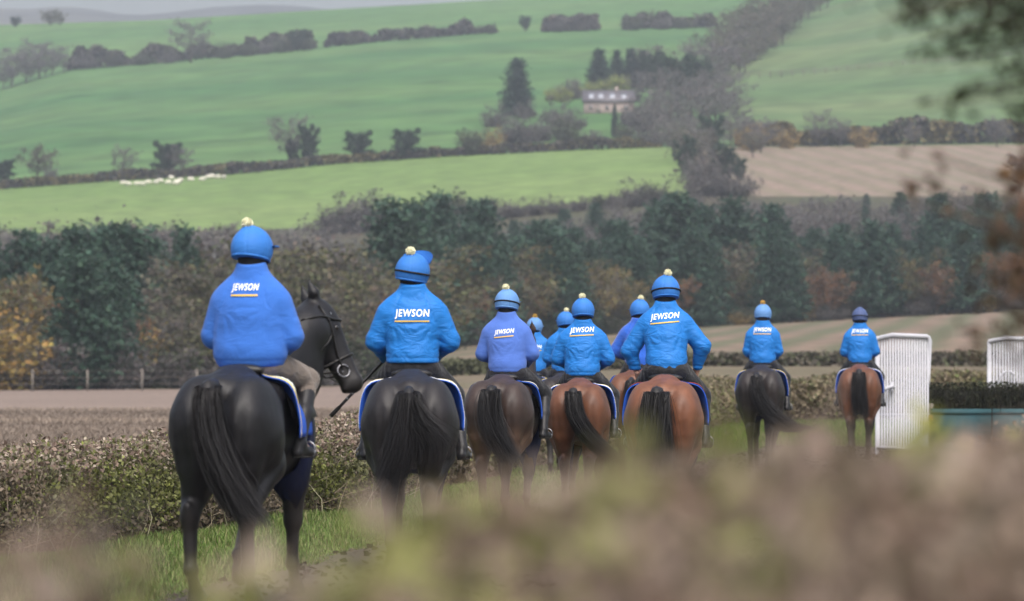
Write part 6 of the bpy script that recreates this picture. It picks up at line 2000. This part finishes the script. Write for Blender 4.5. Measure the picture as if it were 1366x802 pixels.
# ------------------------------------------------------------------ the hedge the photographer looks over
def front_hedge():
    rng = np.random.default_rng(51)
    root = bpy.data.objects.new('front_hedge', None); COL.objects.link(root)
    root.location = (0, 6.4, 0)
    tag(root, 'tall brown-leaved hedge in front, thrown far out of focus', 'hedge')
    org = np.array([0, 6.4, 0.0])
    cl = np.array([[-2.6, 6.6], [-1.1, 5.8], [-0.42, 5.3], [0.08, 5.2], [0.46, 5.4], [0.85, 7.4], [1.35, 13], [1.75, 19], [2.6, 28], [4.2, 42]])
    seg = np.concatenate([[0], np.cumsum(np.linalg.norm(np.diff(cl, axis=0), axis=1))])
    # top row of the hedge (photo rows) by column, for the near part
    tx = [-400, 0, 60, 120, 200, 300, 400, 470, 540, 620, 700, 760, 820, 900, 980, 1060, 1130, 1200, 1300, 1400, 1700]
    ty = [680, 728, 718, 718, 765, 790, 775, 735, 694, 668, 660, 648, 632, 640, 634, 618, 624, 634, 626, 620, 620]
    den = [0.5, 0.30, 0.36, 0.26, 0.20, 0.20, 0.30, 0.42, 0.55, 0.65, 0.8, 1, 1, 1, 1, 1, 1, 1, 1, 1, 1]

    def scatter(n, dens=True):
        s = rng.uniform(0, seg[-1], n)
        near = rng.random(n) < 0.72
        s = np.where(near, rng.uniform(seg[0], seg[5], n), s)
        X = np.interp(s, seg, cl[:, 0]) + rng.normal(size=n) * 0.10
        Y = np.interp(s, seg, cl[:, 1]) + rng.normal(size=n) * 0.36
        Y = np.maximum(Y, 4.2)
        ci = X / Y * FPX + CX
        far = smoothstep(8.0, 12.0, Y)
        zt = CAMH - (np.interp(ci, tx, ty) - HY) * Y / FPX
        zt = np.where(Y > 8.5, np.minimum(zt, 1.30), zt) * (1 - far) + far * (1.25 + 0.05 * vnoise(s * 2.1, s * 0.9))
        keep = np.ones(n, bool)
        if dens:
            keep = rng.random(n) < np.where(Y > 8.5, 1.0, np.interp(ci, tx, den))
        return X[keep], Y[keep], zt[keep], ci[keep]

    X, Y, zt, ci = scatter(46000)
    n = len(X)
    dz = np.where(rng.random(n) < 0.72, np.abs(rng.normal(size=n) * 0.20 + 0.03), rng.uniform(0, 1.15, n))
    z = np.maximum(zt - dz + rng.normal(size=n) * 0.018, 0.03)
    hues = np.array([(0.188, 0.126, 0.094), (0.222, 0.162, 0.124), (0.148, 0.106, 0.080), (0.30, 0.235, 0.19), (0.165, 0.135, 0.080)])
    patch = vnoise(X * 9, z * 11, Y * 3, seed=5)
    c = hues[np.clip((np.abs(patch) * 6).astype(int), 0, 4)]
    c = np.where((rng.random(n) < 0.88)[:, None], hues[rng.integers(0, 5, n)], c)
    g = vnoise(X * 5.1, z * 7, Y * 2, seed=11) > 0.76
    row = HY - (z - CAMH) * FPX / Y
    g |= (np.hypot(ci - 985, (row - 762) * 0.8) < 62) & (rng.random(n) < 0.75)
    g |= (np.hypot(ci - 1240, (row - 590) * 0.6) < 36) & (rng.random(n) < 0.85)
    g |= (np.hypot(ci - 620, (row - 690) * 0.8) < 40) & (rng.random(n) < 0.15)
    c = np.where(g[:, None], np.array([(0.185, 0.185, 0.060)]), c) * rng.uniform(0.7, 1.3, (n, 1))
    P = np.stack([X, Y, z], axis=-1) - org
    mb = MB().quads(P, rng.uniform(0.6, 1.3, n) * 0.020, rng, c, 0.6)
    # a few long shoots above the top
    o = mb.build('foliage', M_HLEAF, root); o['kind'] = 'stuff'
    tw = MB()
    X, Y, zt, ci = scatter(5200, True)
    m = len(X)
    e = np.stack([X + rng.normal(size=m) * 0.06, Y + rng.normal(size=m) * 0.06, zt + rng.normal(size=m) * 0.02], axis=-1) - org
    b = e - np.stack([rng.normal(size=m) * 0.12, rng.normal(size=m) * 0.12, rng.uniform(0.2, 0.9, m)], axis=-1)
    b[:, 2] = np.maximum(b[:, 2], 0.0)
    d = e - b
    w = np.cross(d, rng.normal(size=(m, 3))); w /= np.linalg.norm(w, axis=1)[:, None]; w *= 0.005
    tw.add(np.stack([b - w, b + w, e], axis=1).reshape(-1, 3), np.arange(m * 3).reshape(-1, 3), np.repeat(shade(rng, (0.26, 0.20, 0.165), m, 0.3, 0.05), 3, axis=0))
    o = tw.build('twigs', M_TWIG, root); o['kind'] = 'stuff'
    sh = MB()
    for (c0, r0, Y, hue, nl) in [(1238, 552, 9.0, (0.28, 0.28, 0.05), 60), (1215, 575, 9.4, (0.27, 0.27, 0.06), 40), (1105, 566, 7.6, (0.30, 0.22, 0.17), 26), (820, 590, 6.6, (0.28, 0.27, 0.10), 14), (1366, 570, 11.0, (0.30, 0.30, 0.06), 50),
                                 (1290, 560, 12.0, (0.34, 0.27, 0.22), 30), (1075, 580, 7.2, (0.30, 0.22, 0.17), 20), (100, 650, 5.6, (0.24, 0.18, 0.14), 12), (150, 705, 5.4, (0.22, 0.17, 0.13), 8), (1180, 590, 8.5, (0.26, 0.24, 0.08), 26)]:
        tipz = CAMH - (r0 - HY) * Y / FPX
        tx_ = X_at(c0, Y)
        base = np.array([tx_ + rng.normal() * 0.05, Y, tipz - 0.5])
        p = np.array([base, base * 0.5 + np.array([tx_, Y, tipz]) * 0.5 + rng.normal(size=3) * 0.012, [tx_, Y, tipz]])
        sh.tube(p - org, [0.005, 0.004, 0.002], 4, (0.2, 0.15, 0.11), False)
        t = rng.random(nl) ** 0.7
        q = base + (p[2] - base) * t[:, None] + rng.normal(size=(nl, 3)) * 0.022
        sh.quads(q - org, rng.uniform(0.7, 1.3, nl) * 0.024, rng, shade(rng, hue, nl, 0.3, 0.1), 0.6)
    o = sh.build('shoots', M_HLEAF, root); o['kind'] = 'stuff'
    stem = MB()
    for k in range(60):
        s = rng.uniform(0, seg[-1])
        x, y = np.interp(s, seg, cl[:, 0]), np.interp(s, seg, cl[:, 1])
        x += rng.normal() * 0.15; y += rng.normal() * 0.2
        stem.tube([[x, y, -0.05], [x + rng.normal() * 0.05, y, 0.5], [x + rng.normal() * 0.12, y + rng.normal() * 0.1, 1.05]], [0.018, 0.012, 0.006], 5, BARK, False)
    v = np.concatenate(stem.v); stem.v = [v - org]
    c_ = np.concatenate(stem.c); stem.c = [c_]
    stem.build('stems', M_BARK, root)['kind'] = 'stuff'


front_hedge()


# ------------------------------------------------------------------ trees reaching into the frame from the right
def overhang():
    rng = np.random.default_rng(61)
    Y = 11.5
    root = bpy.data.objects.new('larch_tree', None); COL.objects.link(root)
    org = np.array([1.95, Y, 0.0]); root.location = org
    tag(root, 'dark drooping branches of a tree hanging into the top corner, out of focus', 'tree')
    tr = MB()
    limb(tr, (0, 0, -0.1), (0.15, 0.1, 6.5), 0.13, 0.05, rng, BARK, 9, 10, 0.02)
    cr = MB()
    fol = []
    tgt = [(1130, -12), (1176, 26), (1202, 30), (1222, 74), (1244, 55), (1268, 46), (1262, 18), (1299, 19), (1320, 55), (1337, 25), (1354, 42), (1320, 100), (1354, 106), (1240, 144), (1269, 128), (1345, 150), (1300, 72), (1290, -5),
           (1225, -5), (1340, -15), (1366, 80), (1390, 30), (1400, 100), (1420, 60), (1380, 130), (1230, 10), (1195, 5), (1310, 40)]
    start = [np.array([0.05, 0.03, 2.2]), np.array([0.05, 0.03, 2.45]), np.array([0.06, 0.04, 2.75])]
    for c, r in tgt:
        y = Y + rng.normal() * 0.35
        e = np.array([X_at(c, y), y, CAMH + (HY - r) * y / FPX]) - org
        a = start[0] if r > 60 else start[1] if r > 15 else start[2]
        mid = a * 0.5 + e * 0.5 + np.array([0, 0, 0.10])
        P = np.array([a, a * 0.75 + e * 0.25 + np.array([0, 0, 0.06]), mid, e * 0.8 + a * 0.2 + np.array([0, 0, 0.03]), e])
        tr.tube(P, [0.022, 0.014, 0.009, 0.005, 0.002], 5, (0.05, 0.042, 0.035), False)
        m = 32
        t = 1 - np.abs(rng.normal(size=m)) * 0.10
        t = np.clip(t, 0.45, 1.02)
        q = np.stack([np.interp(t, [0, 0.25, 0.5, 0.8, 1.0], P[:, k]) for k in range(3)], axis=-1)
        fol.append(q + rng.normal(size=(m, 3)) * np.array([0.024, 0.05, 0.016]))
    q = np.concatenate(fol)
    cr.quads(q, rng.uniform(0.6, 1.3, len(q)) * 0.016, rng, shade(rng, (0.030, 0.036, 0.019), len(q), 0.35, 0.1), 0.5)
    # crown above, out of the picture
    m = 5000
    c = np.stack([rng.normal(size=m) * 0.9, rng.normal(size=m) * 0.9, rng.uniform(3.4, 6.8, m)], axis=-1)
    c[:, :2] *= ((7.2 - c[:, 2]) / 3.2)[:, None]
    cr.quads(c, rng.uniform(0.6, 1.3, m) * 0.04, rng, shade(rng, (0.050, 0.050, 0.028), m, 0.35, 0.1), 0.5)
    tr.build('trunk', M_BARK, root); cr.build('crown', M_LEAF, root)
    # russet sapling at the edge of the frame
    Y = 13.0
    root = bpy.data.objects.new('beech_sapling', None); COL.objects.link(root)
    org = np.array([1.62, Y, 0.0]); root.location = org
    tag(root, 'russet-leaved sapling at the hedge on the edge of the view', 'tree')
    tr, cr = MB(), MB()
    limb(tr, (0, 0, -0.1), (0.05, 0, 3.2), 0.035, 0.008, rng, BARK, 7, 8, 0.02)
    for c, r, m in [(1352, 212, 60), (1364, 235, 60), (1340, 250, 24), (1325, 262, 26), (1350, 290, 40), (1335, 320, 34), (1362, 350, 60), (1342, 352, 50), (1325, 365, 40), (1310, 345, 26), (1350, 400, 40), (1330, 430, 34), (1300, 395, 20), (1365, 445, 40), (1280, 440, 22), (1190, 258, 14), (1205, 262, 12),
                    (1320, 300, 20), (1300, 280, 16), (1366, 300, 50), (1200, 238, 8), (1245, 205, 8), (1290, 460, 10)]:
        y = Y + rng.normal() * 0.3
        m = max(4, int(m * 0.5))
        e = np.array([X_at(c, y), y, CAMH + (HY - r) * y / FPX]) - org
        a = np.array([0.02, 0, max(0.5, e[2] - 0.35)])
        P = np.array([a, (a + e) / 2 + np.array([0, 0, 0.05]), e])
        tr.tube(P, [0.008, 0.005, 0.002], 4, BARK, False)
        t = np.clip(1 - np.abs(rng.normal(size=m)) * 0.12, 0.3, 1)
        q = np.stack([np.interp(t, [0, 0.5, 1.0], P[:, k]) for k in range(3)], axis=-1) + rng.normal(size=(m, 3)) * np.array([0.022, 0.08, 0.032])
        cr.quads(q, rng.uniform(0.6, 1.3, m) * 0.018, rng, shade(rng, (0.17, 0.085, 0.045) if r > 200 and c > 1340 and r < 370 else (0.085, 0.055, 0.035), m, 0.35, 0.1), 0.65)
    tr.build('trunk', M_BARK, root); cr.build('crown', M_LEAF, root)


overhang()

# ------------------------------------------------------------------ damp air over the valley
hb = MB().box((-2700, -120, -3), (2700, 4250, 300))
haze = hb.build('haze', None)
hm = bpy.data.materials.new('haze_air')
hm.use_nodes = True
for n in list(hm.node_tree.nodes):
    hm.node_tree.nodes.remove(n)
ho = hm.node_tree.nodes.new('ShaderNodeOutputMaterial')
pv = hm.node_tree.nodes.new('ShaderNodeVolumePrincipled')
pv.inputs['Color'].default_value = (0.84, 0.91, 1.0, 1)
pv.inputs['Density'].default_value = 0.00016
pv.inputs['Anisotropy'].default_value = 0.2
hm.node_tree.links.new(pv.outputs[0], ho.inputs['Volume'])
haze.data.materials.append(hm)
tag(haze, 'pale damp haze hanging over the whole valley', 'haze', kind='stuff')
